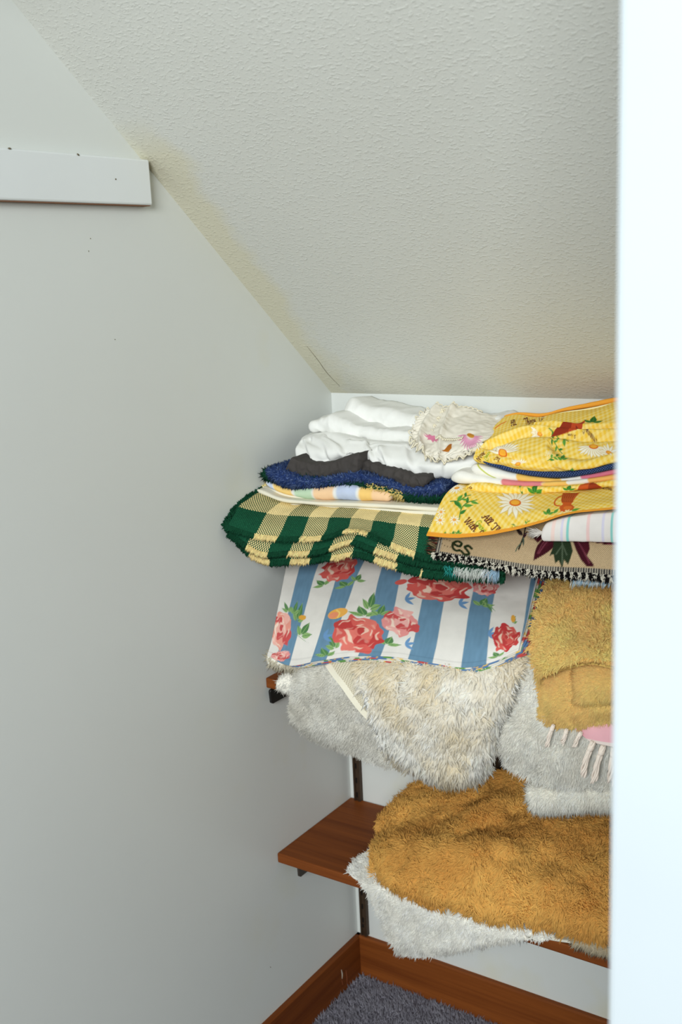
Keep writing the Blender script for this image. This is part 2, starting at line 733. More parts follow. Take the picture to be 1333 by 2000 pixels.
def m_plaid(name, P, u0, v0, Pv, green, yellow, cell=0.0024, ulo=0.0, uhi=9.0):
    """buffalo check: warp and weft bands, dotted where they mix"""
    k = NT(name, 0.95, 0.1)
    u, v = uvnode(k)
    wu = k.math('LESS_THAN', k.math('FRACT', k.math('DIVIDE', k.math('SUBTRACT', u, u0), P)), 0.5)
    wu = k.math('MULTIPLY', wu, k.math('MULTIPLY', k.math('GREATER_THAN', u, ulo), k.math('LESS_THAN', u, uhi)))
    wv = k.math('LESS_THAN', k.math('FRACT', k.math('DIVIDE', k.math('SUBTRACT', v, v0), Pv)), 0.5)
    both = k.math('MULTIPLY', wu, wv)
    anyy = k.math('MAXIMUM', wu, wv)
    su = k.math('SINE', k.math('MULTIPLY', u, math.pi / cell))
    sv = k.math('SINE', k.math('MULTIPLY', v, math.pi / cell))
    dots = k.math('GREATER_THAN', k.math('MULTIPLY', su, sv), 0.02)
    f = k.math('MAXIMUM', both, k.math('MULTIPLY', anyy, dots))
    n = k.noise(k.coord(), 300, 2)
    g = k.ramp(n, [(0.3, rgba(green)), (0.7, tuple(x * 1.5 for x in rgba(green)[:3]) + (1,))])
    y = k.ramp(n, [(0.3, rgba(yellow)), (0.7, tuple(x * 0.9 for x in rgba(yellow)[:3]) + (1,))])
    k.color(k.mix(f, g, y))
    k.bump(k.math('ADD', k.math('MULTIPLY', su, sv), k.math('MULTIPLY', n, 1.0)), 0.5, 0.0012)
    return k.m


# ------------------------------------------------------------------ printing on cloth (dye at the vertices of fine cloth meshes)


class Paint:
    def __init__(self, P, uv):
        self.P = P.reshape(-1, 3)
        self.uv = uv.reshape(-1, 2)
        self.col = np.ones_like(self.P)
        x, y = proj(self.P)
        self.px = np.stack([x, y], -1)
        self.depth = ((self.P - CAM) @ _f)
        self.frame(np.eye(2), np.zeros(2))

    def base(self, c):
        self.col[:] = lin(c)

    def frame(self, M, o):
        self.q = (self.uv - o) @ np.linalg.inv(M).T
        self.aa = 0.0010 / max(1e-6, math.sqrt(abs(np.linalg.det(M))))
        return self

    def loc(self, px, py):
        d = ((self.px - [px, py]) ** 2).sum(1)
        k = np.argsort(d)[:12]
        k = k[d[k] <= d[k[0]] + 9]
        k = k[self.depth[k] <= self.depth[k].min() + 0.01]
        return self.uv[k].mean(0)

    def at(self, px, py, ax, ay, warp=0.0):
        """motif frame centred on cloth at (px,py) with unit axes reaching ax, ay"""
        c = self.loc(px, py)
        a = (self.loc(px + ax[0], py + ax[1]) - self.loc(px - ax[0], py - ax[1])) / 2
        b = (self.loc(px + ay[0], py + ay[1]) - self.loc(px - ay[0], py - ay[1])) / 2
        M = np.stack([a, b], 1)
        if abs(np.linalg.det(M)) < 1e-8:
            M = np.eye(2) * 0.01
        self.frame(M, c)
        if warp:
            k = np.nonzero((self.q ** 2).sum(1) < 4)[0]
            z = self.q[k]
            w3 = lambda o: perlin(np.concatenate([z * 2.6 + o + px * .37, np.full((len(z), 1), o)], 1))
            self.q[k] = z + warp * np.stack([w3(1.3), w3(8.9)], -1)
        return self

    def _put(self, sel, sd, c, op=1.0):
        k = np.clip(0.5 - sd / self.aa, 0, 1)[:, None] * op
        self.col[sel] = self.col[sel] * (1 - k) + lin(c) * k

    def _near(self, c, r):
        return np.nonzero(((self.q - c) ** 2).sum(1) < (r + 2 * self.aa) ** 2)[0]

    def ell(self, c, rx, ry, ang, col, op=1.0):
        c = np.array(c, float)
        s = self._near(c, max(rx, ry))
        if not len(s):
            return
        d = self.q[s] - c
        ca, sa = math.cos(ang), math.sin(ang)
        x = d[:, 0] * ca + d[:, 1] * sa
        y = -d[:, 0] * sa + d[:, 1] * ca
        r = np.sqrt((x / rx) ** 2 + (y / ry) ** 2)
        self._put(s, (r - 1) * min(rx, ry), col, op)

    def poly(self, pts, col, op=1.0):
        pts = np.array(pts, float)
        c = pts.mean(0)
        s = self._near(c, np.sqrt(((pts - c) ** 2).sum(1)).max())
        if not len(s):
            return
        x, y = self.q[s, 0], self.q[s, 1]
        ins = np.zeros(len(s), bool)
        dist = np.full(len(s), 1e9)
        for i in range(len(pts)):
            a, b = pts[i], pts[(i + 1) % len(pts)]
            cond = (a[1] > y) != (b[1] > y)
            xi = (b[0] - a[0]) * (y - a[1]) / (b[1] - a[1] + 1e-12) + a[0]
            ins ^= cond & (x < xi)
            dist = np.minimum(dist, self._seg(self.q[s], a, b))
        self._put(s, np.where(ins, -dist, dist), col, op)

    @staticmethod
    def _seg(q, a, b):
        ab = b - a
        t = np.clip(((q - a) @ ab) / (ab @ ab + 1e-12), 0, 1)
        return np.sqrt(((q - a - t[:, None] * ab) ** 2).sum(1))

    def stroke(self, pts, w, col, op=1.0):
        pts = np.array(pts, float)
        c = (pts.min(0) + pts.max(0)) / 2
        s = self._near(c, np.sqrt(((pts - c) ** 2).sum(1)).max() + w)
        if not len(s):
            return
        d = np.full(len(s), 1e9)
        for i in range(len(pts) - 1):
            d = np.minimum(d, self._seg(self.q[s], pts[i], pts[i + 1]))
        self._put(s, d - w / 2, col, op)

    def curve(self, pts, w, col, op=1.0):
        self.stroke(spline(np.array(pts, float), 5 * len(pts)), w, col, op)

    def leaf(self, a, b, wid, col, vein=None):
        a, b = np.array(a, float), np.array(b, float)
        d = b - a
        n = np.array([-d[1], d[0]])
        t = np.linspace(0, 1, 9)
        e = np.sin(np.pi * t ** 0.8) * wid / 2
        L1 = a + d * t[:, None] + n * e[:, None]
        L2 = a + d * t[:, None] - n * e[:, None]
        self.poly(np.concatenate([L1, L2[::-1]]), col)
        if vein is not None:
            self.stroke([a, b], 0.04 * np.linalg.norm(d) + .01, vein)


def crease(P, q, line, amp, wid):
    """a soft fold lying along a line on the cloth"""
    pt = Paint(P, q)
    L = spline(np.array([pt.loc(*c) for c in line]), 40)
    best = np.full(P.shape[:2], 9.0)
    side = np.zeros(P.shape[:2])
    for i in range(39):
        a, b = L[i], L[i + 1]
        ab = b - a
        d = q - a
        tt = np.clip((d @ ab) / (ab @ ab), 0, 1)
        r = d - tt[..., None] * ab
        e = np.hypot(r[..., 0], r[..., 1])
        sg = np.sign(ab[0] * d[..., 1] - ab[1] * d[..., 0])
        m = e < best
        best = np.where(m, e, best)
        side = np.where(m, sg, side)
    s = best * side / wid
    return amp * (np.where(s < 0, np.exp(-(s * 1.0) ** 2), np.exp(-(s * 3.0) ** 2) - 0.6 * np.exp(-((s - .6) * 2.2) ** 2)))


GLYPH = {
    'A': (.75, [[(0, .1), (.1, 0), (.3, .5), (.5, 1), (.58, .5), (.62, 0), (.75, .1)], [(.15, .45), (.7, .5)]]),
    'l': (.32, [[(0, .1), (.2, .6), (.25, .95), (.15, 1), (.1, .5), (.14, .05), (.32, .1)]]),
    'T': (.7, [[(0, .8), (.1, 1), (.4, .92), (.75, 1)], [(.42, .94), (.4, .4), (.3, 0), (.12, .08)]]),
    'h': (.5, [[(0, .1), (.18, .6), (.22, .98), (.12, .9), (.1, 0)], [(.1, .3), (.28, .5), (.34, .3), (.36, .02), (.5, .1)]]),
    'i': (.22, [[(0, .1), (.06, .5), (.06, .05), (.22, .1)], [(.07, .7), (.09, .74)]]),
    'n': (.45, [[(0, .5), (.04, 0), (.06, .3), (.24, .5), (.3, .3), (.3, .03), (.45, .1)]]),
    'g': (.45, [[(.3, .45), (.1, .5), (.02, .2), (.14, 0), (.3, .2), (.32, .5), (.3, -.3), (.12, -.45), (.05, -.3), (.45, .1)]]),
    's': (.36, [[(0, .08), (.2, .5), (.24, .2), (.14, 0), (.02, .06)], [(.2, .1), (.36, .12)]]),
    'G': (.75, [[(.6, .85), (.35, 1), (.08, .7), (.06, .3), (.3, 0), (.58, .2), (.6, .48), (.35, .45)], [(.6, .48), (.55, -.2), (.3, -.3)]]),
    'r': (.36, [[(0, .1), (.1, .5), (.14, .42), (.26, .46), (.22, .05), (.36, .1)]]),
    'o': (.42, [[(.25, .48), (.06, .4), (.04, .1), (.2, 0), (.34, .25), (.25, .48), (.42, .42)]]),
    'w': (.55, [[(0, .5), (.06, .05), (.22, .08), (.26, .45), (.3, .05), (.46, .1), (.5, .5), (.58, .44)]]),
    'W': (.95, [[(0, .9), (.08, 1), (.16, .5), (.22, 0), (.4, .5), (.5, .95), (.52, .4), (.6, 0), (.8, .6), (.92, 1)]]),
    't': (.32, [[(0, .1), (.12, .5), (.16, .85), (.12, .1), (.18, 0), (.32, .1)], [(.0, .58), (.28, .6)]]),
    'L': (.7, [[(.5, .85), (.35, 1), (.25, .8), (.25, .3), (.12, .02), (.0, .12), (.2, .16), (.45, 0), (.7, .12)]]),
    'v': (.4, [[(0, .45), (.06, .5), (.14, 0), (.28, .25), (.32, .5), (.42, .44)]]),
    'e': (.36, [[(0, .12), (.2, .3), (.22, .46), (.1, .46), (.06, .15), (.16, 0), (.36, .12)]]),
    ' ': (.3, []),
}


def script_text(pt, s, x, y, h, col, w=0.13):
    for ch in s:
        adv, st = GLYPH[ch]
        for k in st:
            pt.curve([(x + a * h, y + b * h) for a, b in k], w * h, col)
        x += adv * h
    return x


MAROON = (96, 28, 30)


def rose(pt, dark, mid, light, pale):
    """painted cabbage rose: three rings of loose petals round a dark heart"""
    for i in range(8):
        a = i * 2 * math.pi / 8 + 0.3
        pt.ell((0.62 * math.cos(a), 0.58 * math.sin(a)), 0.38, 0.36, a, (mid, light, mid, dark)[i % 4])
    for i in range(8):
        a = i * 2 * math.pi / 8 + 0.75
        pt.ell((0.74 * math.cos(a), 0.7 * math.sin(a)), 0.17, 0.05, a + 1.45, pale, .75 if i % 3 else .3)
    pt.ell((0, 0), 0.56, 0.52, 0.2, mid)
    for i in range(5):
        a = i * 2 * math.pi / 5 + 1.1
        pt.ell((0.36 * math.cos(a), 0.33 * math.sin(a)), 0.28, 0.2, a + 1.4, (light, dark)[i % 2])
        pt.ell((0.44 * math.cos(a + .3), 0.42 * math.sin(a + .3)), 0.18, 0.045, a + 1.75, pale, .85 if i % 2 == 0 else .25)
    pt.ell((-.42, -.1), .1, .3, .25, pale, .9)
    pt.ell((0.06, .1), 0.28, 0.25, 0, light)
    pt.ell((0.08, .1), 0.17, 0.14, 0.5, dark)
    pt.curve([(-.08, .26), (.14, .28), (.26, .12), (.16, -.02)], 0.06, pale, .8)


def daisy(pt, n=16, a0=0.0, a1=2 * math.pi, white=(252, 246, 226), edge=(228, 196, 120), ctr=(238, 130, 30), jitter=0.12, seed=0):
    rg = random.Random(seed)
    for i in range(n):
        a = a0 + (a1 - a0) * (i + .5) / n
        L = 0.92 + rg.uniform(-jitter, jitter)
        c, s = math.cos(a), math.sin(a)
        pt.leaf((.18 * c, .18 * s), (L * c, L * s), 0.34, edge)
        pt.leaf((.18 * c, .18 * s), ((L - .05) * c, (L - .05) * s), 0.26, white)
    pt.ell((0, 0), .25, .2, 0, (225, 110, 30))
    pt.ell((0, .02), .19, .14, 0, (250, 180, 60))


def sprig(pt, g=(108, 168, 66), d=(58, 128, 52), pts=((0, -1), (.1, -.3), (.3, .3), (.5, 1)), n=5, L=.55, seed=0):
    rg = random.Random(seed)
    P = spline(np.array(pts, float), 20)
    pt.stroke(P, .07, d)
    for i in range(n):
        k = 3 + i * 15 // n
        a = P[k]
        t = P[min(k + 1, 19)] - P[k - 1]
        ang = math.atan2(t[1], t[0]) + (0.8 if i % 2 else -0.8)
        b = a + np.array([math.cos(ang), math.sin(ang)]) * L * rg.uniform(.8, 1.2)
        pt.leaf(a, b, .42, g if i % 3 else d, d)


def leaves3(pt, g=(120, 165, 80), d=(60, 110, 50)):
    pt.leaf((-.2, -.5), (-.9, .2), .5, g, d)
    pt.leaf((-.1, -.4), (.1, .9), .5, d, g)
    pt.leaf((0, -.5), (.9, .0), .5, g, d)


def jug(pt):
    o, d = (214, 96, 36), (160, 58, 24)
    pt.curve([(-.45, .75), (-.85, .3), (-.8, -.25), (-.45, -.35)], .12, o)
    pt.poly([(-.6, .95), (.6, 1.0), (.75, 1.1), (.4, .1), (.28, -.15), (.5, -.5), (.42, -.95), (-.42, -.95), (-.55, -.5), (-.28, -.15), (-.45, .2)], o)
    pt.poly([(-.6, .95), (.6, 1.0), (.35, .05), (-.38, .05)], d, .75)
    for k in range(6):
        pt.stroke([(-.55 + k * .2, .95), (-.2 + k * .12, .1)], .035, (205, 110, 50), .8)
        pt.stroke([(.6 - k * .2, .95), (.25 - k * .12, .1)], .035, (205, 110, 50), .8)
    pt.ell((0.05, -.55), .3, .2, 0, (238, 130, 50), .8)
    pt.leaf((-.9, -1), (-.6, -.6), .5, (108, 168, 66), (58, 128, 52))
    pt.leaf((.3, -.95), (.9, -.7), .4, (108, 168, 66), (58, 128, 52))
    for k in range(14):
        a = k * 2.4
        pt.ell((.55 * math.cos(a) * (k / 14), -1 + .16 * math.sin(a)), .09, .06, a, (246, 226, 170))

# ------------------------------------------------------------------ the closet
XL = -0.013                 # left wall
ZK = 1.315                  # top of the low back wall
SL = 0.857                  # slope of the ceiling
YF = -1.20                  # room side of the front wall
S1, S2, S3 = 0.422, 0.795, 1.092   # tops of the three shelves
SY = -0.274                 # front edge of the shelves
STH = 0.021


def m_ceiling():
    k = NT('stippled_ceiling_paint', 0.7, 0.3)
    v = k.coord()
    sp = k.n('ShaderNodeSeparateXYZ')
    k.l(v, sp.inputs[0])
    nz = k.noise(v, 9, 4)
    edge = k.math('ADD', sp.outputs[0], k.math('MULTIPLY', k.math('SUBTRACT', nz, 0.5), 0.16))
    m1 = k.n('ShaderNodeMapRange')
    k.set(m1, **{'From Min': 0.035, 'From Max': 0.075, 'To Min': 1.0, 'To Max': 0.0})
    k.l(edge, m1.inputs[0])
    m2 = k.n('ShaderNodeMapRange')      # the stain ends below the batten
    k.set(m2, **{'From Min': -0.56, 'From Max': -0.50, 'To Min': 0.0, 'To Max': 1.0})
    k.l(sp.outputs[1], m2.inputs[0])
    m3 = k.n('ShaderNodeMapRange')      # second stain along the low wall
    k.set(m3, **{'From Min': -0.10, 'From Max': -0.03, 'To Min': 0.0, 'To Max': 0.8})
    k.l(k.math('ADD', sp.outputs[1], k.math('MULTIPLY', k.math('SUBTRACT', nz, 0.5), 0.16)), m3.inputs[0])
    f = k.math('MAXIMUM', k.math('MULTIPLY', m1.outputs[0], m2.outputs[0]), k.math('MULTIPLY', m3.outputs[0], 0.5))
    base = k.mix(k.noise(v, 3, 3), rgba((214, 215, 208)), rgba((208, 208, 200)))
    k.color(k.mix(k.math('MULTIPLY', f, 0.36), base, rgba((214, 202, 150))))
    mp = k.coord(scale=(1.0, 1.5, 1.5))
    lump = k.ramp(k.noise(mp, 145, 2, 0.5), [(0.52, (0, 0, 0, 1)), (0.68, (1, 1, 1, 1))])
    fine = k.noise(mp, 230, 2, 0.5)
    k.bump(k.math('ADD', k.math('MULTIPLY', lump, 0.8), k.math('MULTIPLY', fine, 0.35)), 0.30, 0.0022)
    return k.m


def m_wall():
    k = NT('white_wall_paint', 0.42, 0.4)
    v = k.coord()
    sp = k.n('ShaderNodeSeparateXYZ')
    k.l(v, sp.inputs[0])
    n1 = k.noise(v, 2.5, 4)
    base = k.mix(n1, rgba((222, 225, 221)), rgba((216, 219, 215)))
    # old yellowed patches in the back corner
    yel = k.ramp(k.noise(v, 5.5, 3), [(0.55, (0, 0, 0, 1)), (0.78, (1, 1, 1, 1))])
    m2 = k.n('ShaderNodeMapRange')
    k.set(m2, **{'From Min': -0.5, 'From Max': -0.12, 'To Min': 0.0, 'To Max': 0.45})
    k.l(sp.outputs[1], m2.inputs[0])
    k.color(k.mix(k.math('MULTIPLY', yel, m2.outputs[0]), base, rgba((214, 206, 160))))
    k.bump(k.math('ADD', k.noise(v, 7, 2), k.math('MULTIPLY', k.noise(v, 260, 2), 0.12)), 0.10, 0.002)
    return k.m


M_WALL = m_wall()
M_CEIL = m_ceiling()
M_TRIM = m_paint('white_gloss_trim', (196, 205, 210), 0.3)
M_BATTEN = m_paint('white_batten_paint', (232, 236, 236), 0.35)
M_WOODX = m_wood('teak_board', (102, 50, 18), (142, 78, 32), 0)
M_WOODY = m_wood('teak_board_end', (94, 45, 16), (130, 70, 28), 1)
M_BRONZE = m_metal('bronze_channel', (74, 56, 40), 0.5, 0.5)
M_BLACK = m_plain('dark_slot', (22, 16, 12), 0.7)
M_BRK = m_metal('brown_bracket_enamel', (70, 62, 54), 0.45, 0.3)
M_BRKD = m_metal('black_bracket_enamel', (16, 15, 14), 0.4, 0.1)
M_DIRT = m_plain('grime', (112, 102, 78), 0.9)

slopez = lambda y: ZK - y * SL
prism_pts = [(YF - 0.12, -0.03), (0.0, -0.03), (0.0, ZK), (YF - .12, slopez(YF - .12))]
struct(prism('wall_left', [(0.10, -0.05), (0.10, ZK + .1), (0.0, ZK + 0.12), (YF - 1.2, slopez(YF - 1.2) + .1), (YF - 1.2, -0.05)], 0, XL - 0.1, XL, M_WALL))
struct(prism('wall_back', [(XL, -0.05), (XL, ZK), (1.35, ZK), (1.35, -0.05)], 1, 0.0, 0.1, M_WALL))
struct(prism('wall_bounce', [(0.10, -0.05), (0.10, ZK + .1), (YF + .1, slopez(YF + .1) + .1), (YF + .1, -0.05)], 0, 1.35, 1.45, M_WALL))  # unseen right wall, added to bounce light back into the closet
struct(prism('ceiling', [(0.10, ZK), (0.0, ZK), (YF, slopez(YF)), (YF, slopez(YF) + 0.1), (0.10, ZK + 0.1)], 0, XL, 1.35, M_CEIL))
struct(prism('wall_front', [(1.03, -0.05), (1.03, slopez(YF) + .1), (2.6, slopez(YF) + .1), (2.6, -0.05)], 1, YF, YF + 0.1, M_WALL))
struct(prism('wall_header', [(XL, 2.06), (XL, slopez(YF) + .1), (1.03, slopez(YF) + .1), (1.03, 2.06)], 1, YF, YF + 0.1, M_WALL))  # unseen header, added with the front wall to confine light to the opening
jx = lambda z: 1.0195 + (z - 1.4) * 0.0047
struct(prism('trim_1', [(jx(0), 0.0), (jx(2.12), 2.12), (1.11, 2.12), (1.11, 0.0)], 1, YF - 0.016, YF + 0.10, M_TRIM, None, 0.004))

fl = struct(box('floor', (-2.5, -6.5, -0.05), (5.0, 0.1, -0.012), m_plain('carpet_backing', (104, 101, 110), 0.95)))  # extended unseen across the room to block ambient light from below
bl = struct(prism('baseboard_left', [(XL, -0.02), (XL, 0.086), (XL + 0.009, 0.086), (XL + 0.012, 0.083), (XL + 0.012, -0.02)], 1, -1.1, 0.0, M_WOODY))
bb = struct(prism('baseboard_back', [(0.0, -0.02), (0.0, 0.086), (-0.009, 0.086), (-0.012, 0.083), (-0.012, -0.02)], 0, XL, 1.35, M_WOODX))

# scrapes on the left baseboard
M_SCR = m_plain('bare_scrape', (206, 196, 178), 0.9)
M_SCR2 = m_plain('faint_scrape', (150, 84, 54), 0.9)


def on_left(px, py, x=XL):
    d = (px - 666.5) * _r - (py - 1000.0) * _u + FPX * _f
    return CAM + d * ((x - CAM[0]) / d[0])


def mark(name, pts, w, mat, parent, x=XL, t=0.0006):
    """thin scuff on the plane x"""
    P = spline(np.array([on_left(a, b, x) for a, b in pts]), 12)
    ww = w * np.sin(np.linspace(0.15, math.pi - 0.15, 12))
    d = unit(np.gradient(P, axis=0))
    s = np.cross(d, [1.0, 0, 0])
    G = np.stack([P - s * ww[:, None] / 2, P + s * ww[:, None] / 2], 1)
    G[..., 0] = x + t
    G2 = G.copy()
    G2[..., 0] = x - 0.0002
    V, F, _ = shell(G, t, 1)
    return mesh_obj(name, V, F, mat, parent)


mark('paint_scrape', [(667, 1894), (669, 1903), (668.5, 1912)], 0.0035, M_SCR, bl, XL + .012)
mark('paint_scrape', [(676, 1895), (678, 1910), (678, 1922)], 0.0015, M_SCR2, bl, XL + .012)
mark('paint_scrape', [(668, 1914), (670, 1924)], 0.0014, M_SCR2, bl, XL + .012)

# the crack where the ceiling meets the left wall
Q = []
for a, b in ((600, 676), (622, 704), (640, 729), (656, 746), (664, 754)):
    d = (a - 666.5) * _r - (b - 1000.0) * _u + FPX * _f
    tt = (ZK - CAM[2] - SL * CAM[1]) / (d[2] + SL * d[1])
    Q.append(CAM + d * tt)
Q = spline(np.array(Q), 20)
cn = unit(np.array([0, -SL, -1.0]))
sd = unit(np.cross(np.gradient(Q, axis=0), cn)) * (0.0005 * np.sin(np.linspace(.2, math.pi - .2, 20)))[:, None]
G = np.stack([Q - sd, Q + sd], 1) + cn * 0.0004
V, F, _ = shell(G, 0.0008, 1)
o = mesh_obj('ceiling_crack', V, F, M_DIRT, bpy.data.objects['ceiling'])

# small scuffs on the left wall
for a, b, c, d_, w in ((176, 465, 177, 467, .0012), (224, 662, 225, 664, .001), (528, 1888, 529, 1890, .0016), (173, 489, 173, 492, .0008)):
    mark('wall_scuff', [(a, b), ((a + c) / 2, (b + d_) / 2), (c, d_)], w, M_DIRT, bpy.data.objects['wall_left'], XL)

# batten screwed to the left wall
ye = on_left(299, 400, XL + .019)[1]
zb0, zb1 = on_left(150, 395.5, XL + .019)[2], on_left(150, 300, XL + .019)[2]
bt = tag(box('wall_batten', (XL, -1.15, zb0), (XL + 0.019, ye, zb1), M_BATTEN, None, 0.003, 2), 'white painted wooden batten fixed along the left wall below the slope', 'batten')
for a, b, c, d_ in ((150, 300, 155, 304), (15, 289.5, 22, 290.5), (225, 349, 227, 351)):
    mark('paint_chip', [(a, b), ((a + c) / 2, (b + d_) / 2), (c, d_)], 0.0025, M_DIRT, bt, XL + .019)
gm = box('grime_line', (XL + 0.0005, -1.15, zb0 - .0012), (XL + 0.015, ye - .002, zb0 + .0004), m_plain('rusty_grime', (150, 110, 84), 0.9), bt)
gm = box('grime_line', (XL + 0.0005, ye - .0004, zb0 + .004), (XL + 0.016, ye + .0012, zb1 - .004), m_plain('yellow_grime', (156, 138, 74), 0.9), bt)

# ------------------------------------------------------------------ carpet
rg = np.random.default_rng(3)
cy, cx = np.meshgrid(np.linspace(-0.013, -0.62, 40), np.linspace(0.0, 0.75, 40), indexing='ij')
CP = np.stack([cx, cy, np.full_like(cx, -0.012)], -1)
M_PILE = m_yarn('dyed_yarn')
cp = pile('carpet', CP, np.broadcast_to([0, 0, 1.0], CP.shape), 36000, 0.0125, 0.0024, tone((176, 173, 184), (148, 145, 157), 0.7, 30, 0.10), M_PILE, None, 5, (0, 0, 0), 0.5, 60, 0.7, 1.0)
tag(cp, 'grey lavender cut pile carpet on the closet floor', 'carpet')

# ------------------------------------------------------------------ shelves and their hardware


def shelf(z, label, x0=XL + 0.001, x1=1.02):
    o = prism('wall_shelf', [(x0, -0.003), (x1, -0.003), (x1, SY), (x0, SY)], 2, z - STH, z, M_WOODX, None, 0.0025)
    return tag(o, label, 'shelf', 'teak wall shelves')


shelf(S1, 'bottom teak shelf above the carpet, holding the golden brown rug')
shelf(S2, 'middle teak shelf under the white shaggy bath rugs, only its left tip bare')
shelf(S3, 'top teak shelf hidden beneath the green checked throw and yellow cloths')


def standard(x, label, zlo=0.091):
    t = thing('shelf_standard', label, 'shelf standard', (x, 0, 0.09), 'slotted shelf standards')
    w = 0.0085
    o = prism('channel', [(x - w, 0.0), (x - w, -0.011), (x - w + 0.0018, -0.0125), (x - .0032, -0.0125), (x - .0032, -0.0105), (x + .0032, -0.0105),
                          (x + .0032, -0.0125), (x + w - .0018, -0.0125), (x + w, -0.011), (x + w, 0.0)], 2, zlo, 1.20, M_BRONZE, t)
    z = zlo + 0.039
    first = None
    while z < 1.18:
        if first is None:
            first = o = box('slot', (x - .002, -0.0111, z - .006), (x + .002, -0.0104, z + .006), M_BLACK, t)
            z_first = z
        else:
            o = first.copy()
            link(o, t)
            o.location = (0, 0, z - z_first)
        z += 0.034
    s = box('screw', (x - .0035, -0.0122, zlo + .021), (x + .0035, -0.0104, zlo + .028), M_BLACK, t, 0.0015)
    adopt(t)
    return t


standard(0.0105, 'bronze slotted shelf standard in the back left corner')
standard(0.345, 'dark slotted shelf standard glimpsed between the two hanging white rugs', 0.445)


def bracket(x, z, mat, label, tip=-0.262, tiph=0.016):
    t = thing('shelf_bracket', label, 'bracket', (x, 0, z - STH), 'shelf brackets')
    zt = z - STH
    prism('arm', [(-0.0125, zt - 0.0005), (tip, zt - 0.0005), (tip - .002, zt - .004), (tip, zt - tiph + .003), (tip + .004, zt - tiph), (tip + .012, zt - tiph), (-0.10, zt - tiph - .002), (-0.0125, zt - tiph - .022)],
          0, x - 0.0028, x + 0.0028, mat, t, 0.0008)
    prism('hook', [(-0.0125, zt - .008), (-0.0125, zt - .058), (-0.0112, zt - .058), (-0.0112, zt - .008)], 0, x - 0.0018, x + 0.0018, mat, t)
    adopt(t)
    return t


bracket(0.010, S1, M_BRK, 'brown bracket tip under the bare left end of the bottom shelf', -0.236, 0.047)
bracket(0.000, S2, M_BRKD, 'black bracket tip under the left end of the middle shelf', -0.2775, 0.030)
bracket(0.0105, S3, M_BRKD, 'bracket in the corner below the green checked throw')
bracket(0.345, S2, M_BRKD, 'dark bracket of the second standard seen in the gap between the hanging white rugs')
bracket(0.345, S3, M_BRKD, 'bracket of the second standard above the rose print cloth')

# ------------------------------------------------------------------ linens on the top shelf
M_ATTR = m_attr('printed_cotton', 0.85, 0.25, 1400)
M_WHITE = m_plain('white_cotton', (238, 238, 234), 0.8, 0.15)
M_CREAM = m_plain('cream_cotton', (236, 230, 210), 0.85, 0.2)
GRN, YEL = (20, 70, 48), (252, 228, 164)
PU = 0.0905


def off(rows_pts, dx=0.0, dy=0.0, dz=0.0):
    return [[p + np.array([dx, dy, dz]) for p in r] for r in rows_pts]


# --- green and yellow buffalo check throw
t = thing('checked_throw', 'green and yellow buffalo check throw with fringed edges, spilling over the top shelf', 'throw', (0.3, -0.2, S3))
rows1 = [
    [W(0.03, -0.03, 1.125), W(0.2, -0.03, 1.125), W(0.4, -0.03, 1.125), W(0.62, -0.03, 1.125)],
    [A(512, 955, -0.25), A(570, 975, -0.235), A(640, 982, -0.235), A(740, 988, -0.235), A(850, 998, -0.235), A(985, 1006, -0.235)],
    [A(463, 989, -0.325), A(513, 1001, -0.302), A(606, 1009, -0.295), A(690, 1012, -0.295), A(795, 1025, -0.295), A(985, 1045, -0.295)],
    [A(449, 1012, -0.352), A(510, 1029, -0.335), A(600, 1037, -0.325), A(650, 1034, -0.322), A(690, 1030, -0.320), A(745, 1044, -0.322), A(800, 1060, -0.322), A(985, 1080, -0.322)],
    [A(438, 1029, -0.368), A(500, 1048, -0.352), A(545, 1053, -0.346), A(582, 1053, -0.342), A(624, 1052, -0.342), A(650, 1046, -0.340), A(668, 1038, -0.337), A(709, 1040, -0.337), A(744, 1056, -0.337), A(819, 1086, -0.337), A(985, 1104, -0.337)],
]
rows2 = [
    [W(0.03, -0.03, 1.113), W(0.2, -0.03, 1.113), W(0.4, -0.03, 1.113), W(0.62, -0.03, 1.113)],
    [W(0.03, -0.275, 1.111), W(0.2, -0.275, 1.108), W(0.4, -0.275, 1.106), W(0.55, -0.275, 1.108)],
    [A(452, 1032, -0.352), A(500, 1052, -0.333), A(560, 1058, -0.325), A(640, 1054, -0.322), A(680, 1044, -0.320), A(744, 1060, -0.322), A(819, 1084, -0.322), A(985, 1104, -0.322)],
    [A(446, 1043, -0.362), A(472, 1062, -0.346), A(500, 1080, -0.336), A(561, 1082, -0.331), A(636, 1076, -0.330), A(660, 1066, -0.328), A(682, 1060, -0.326), A(729, 1075, -0.326), A(795, 1096, -0.326), A(985, 1118, -0.326)],
]
rows3 = [
    [W(0.03, -0.03, 1.101), W(0.2, -0.03, 1.101), W(0.4, -0.03, 1.101), W(0.62, -0.03, 1.101)],
    [W(0.03, -0.282, 1.096), W(0.2, -0.282, 1.095), W(0.4, -0.282, 1.095), W(0.55, -0.282, 1.095)],
    [A(462, 1054, -0.342), A(500, 1078, -0.322), A(560, 1080, -0.318), A(650, 1076, -0.315), A(696, 1068, -0.313), A(747, 1082, -0.314), A(819, 1104, -0.314), A(985, 1120, -0.314)],
    [A(464, 1060, -0.340), A(492, 1086, -0.326), A(522, 1098, -0.322), A(575, 1098, -0.320), A(654, 1090, -0.318), A(696, 1084, -0.316), A(747, 1099, -0.317), A(819, 1120, -0.317), A(985, 1134, -0.317)],
]
M_FR = m_yarn('fringe_yarn')
gl, yl = lin((24, 76, 52)), lin((250, 226, 160))
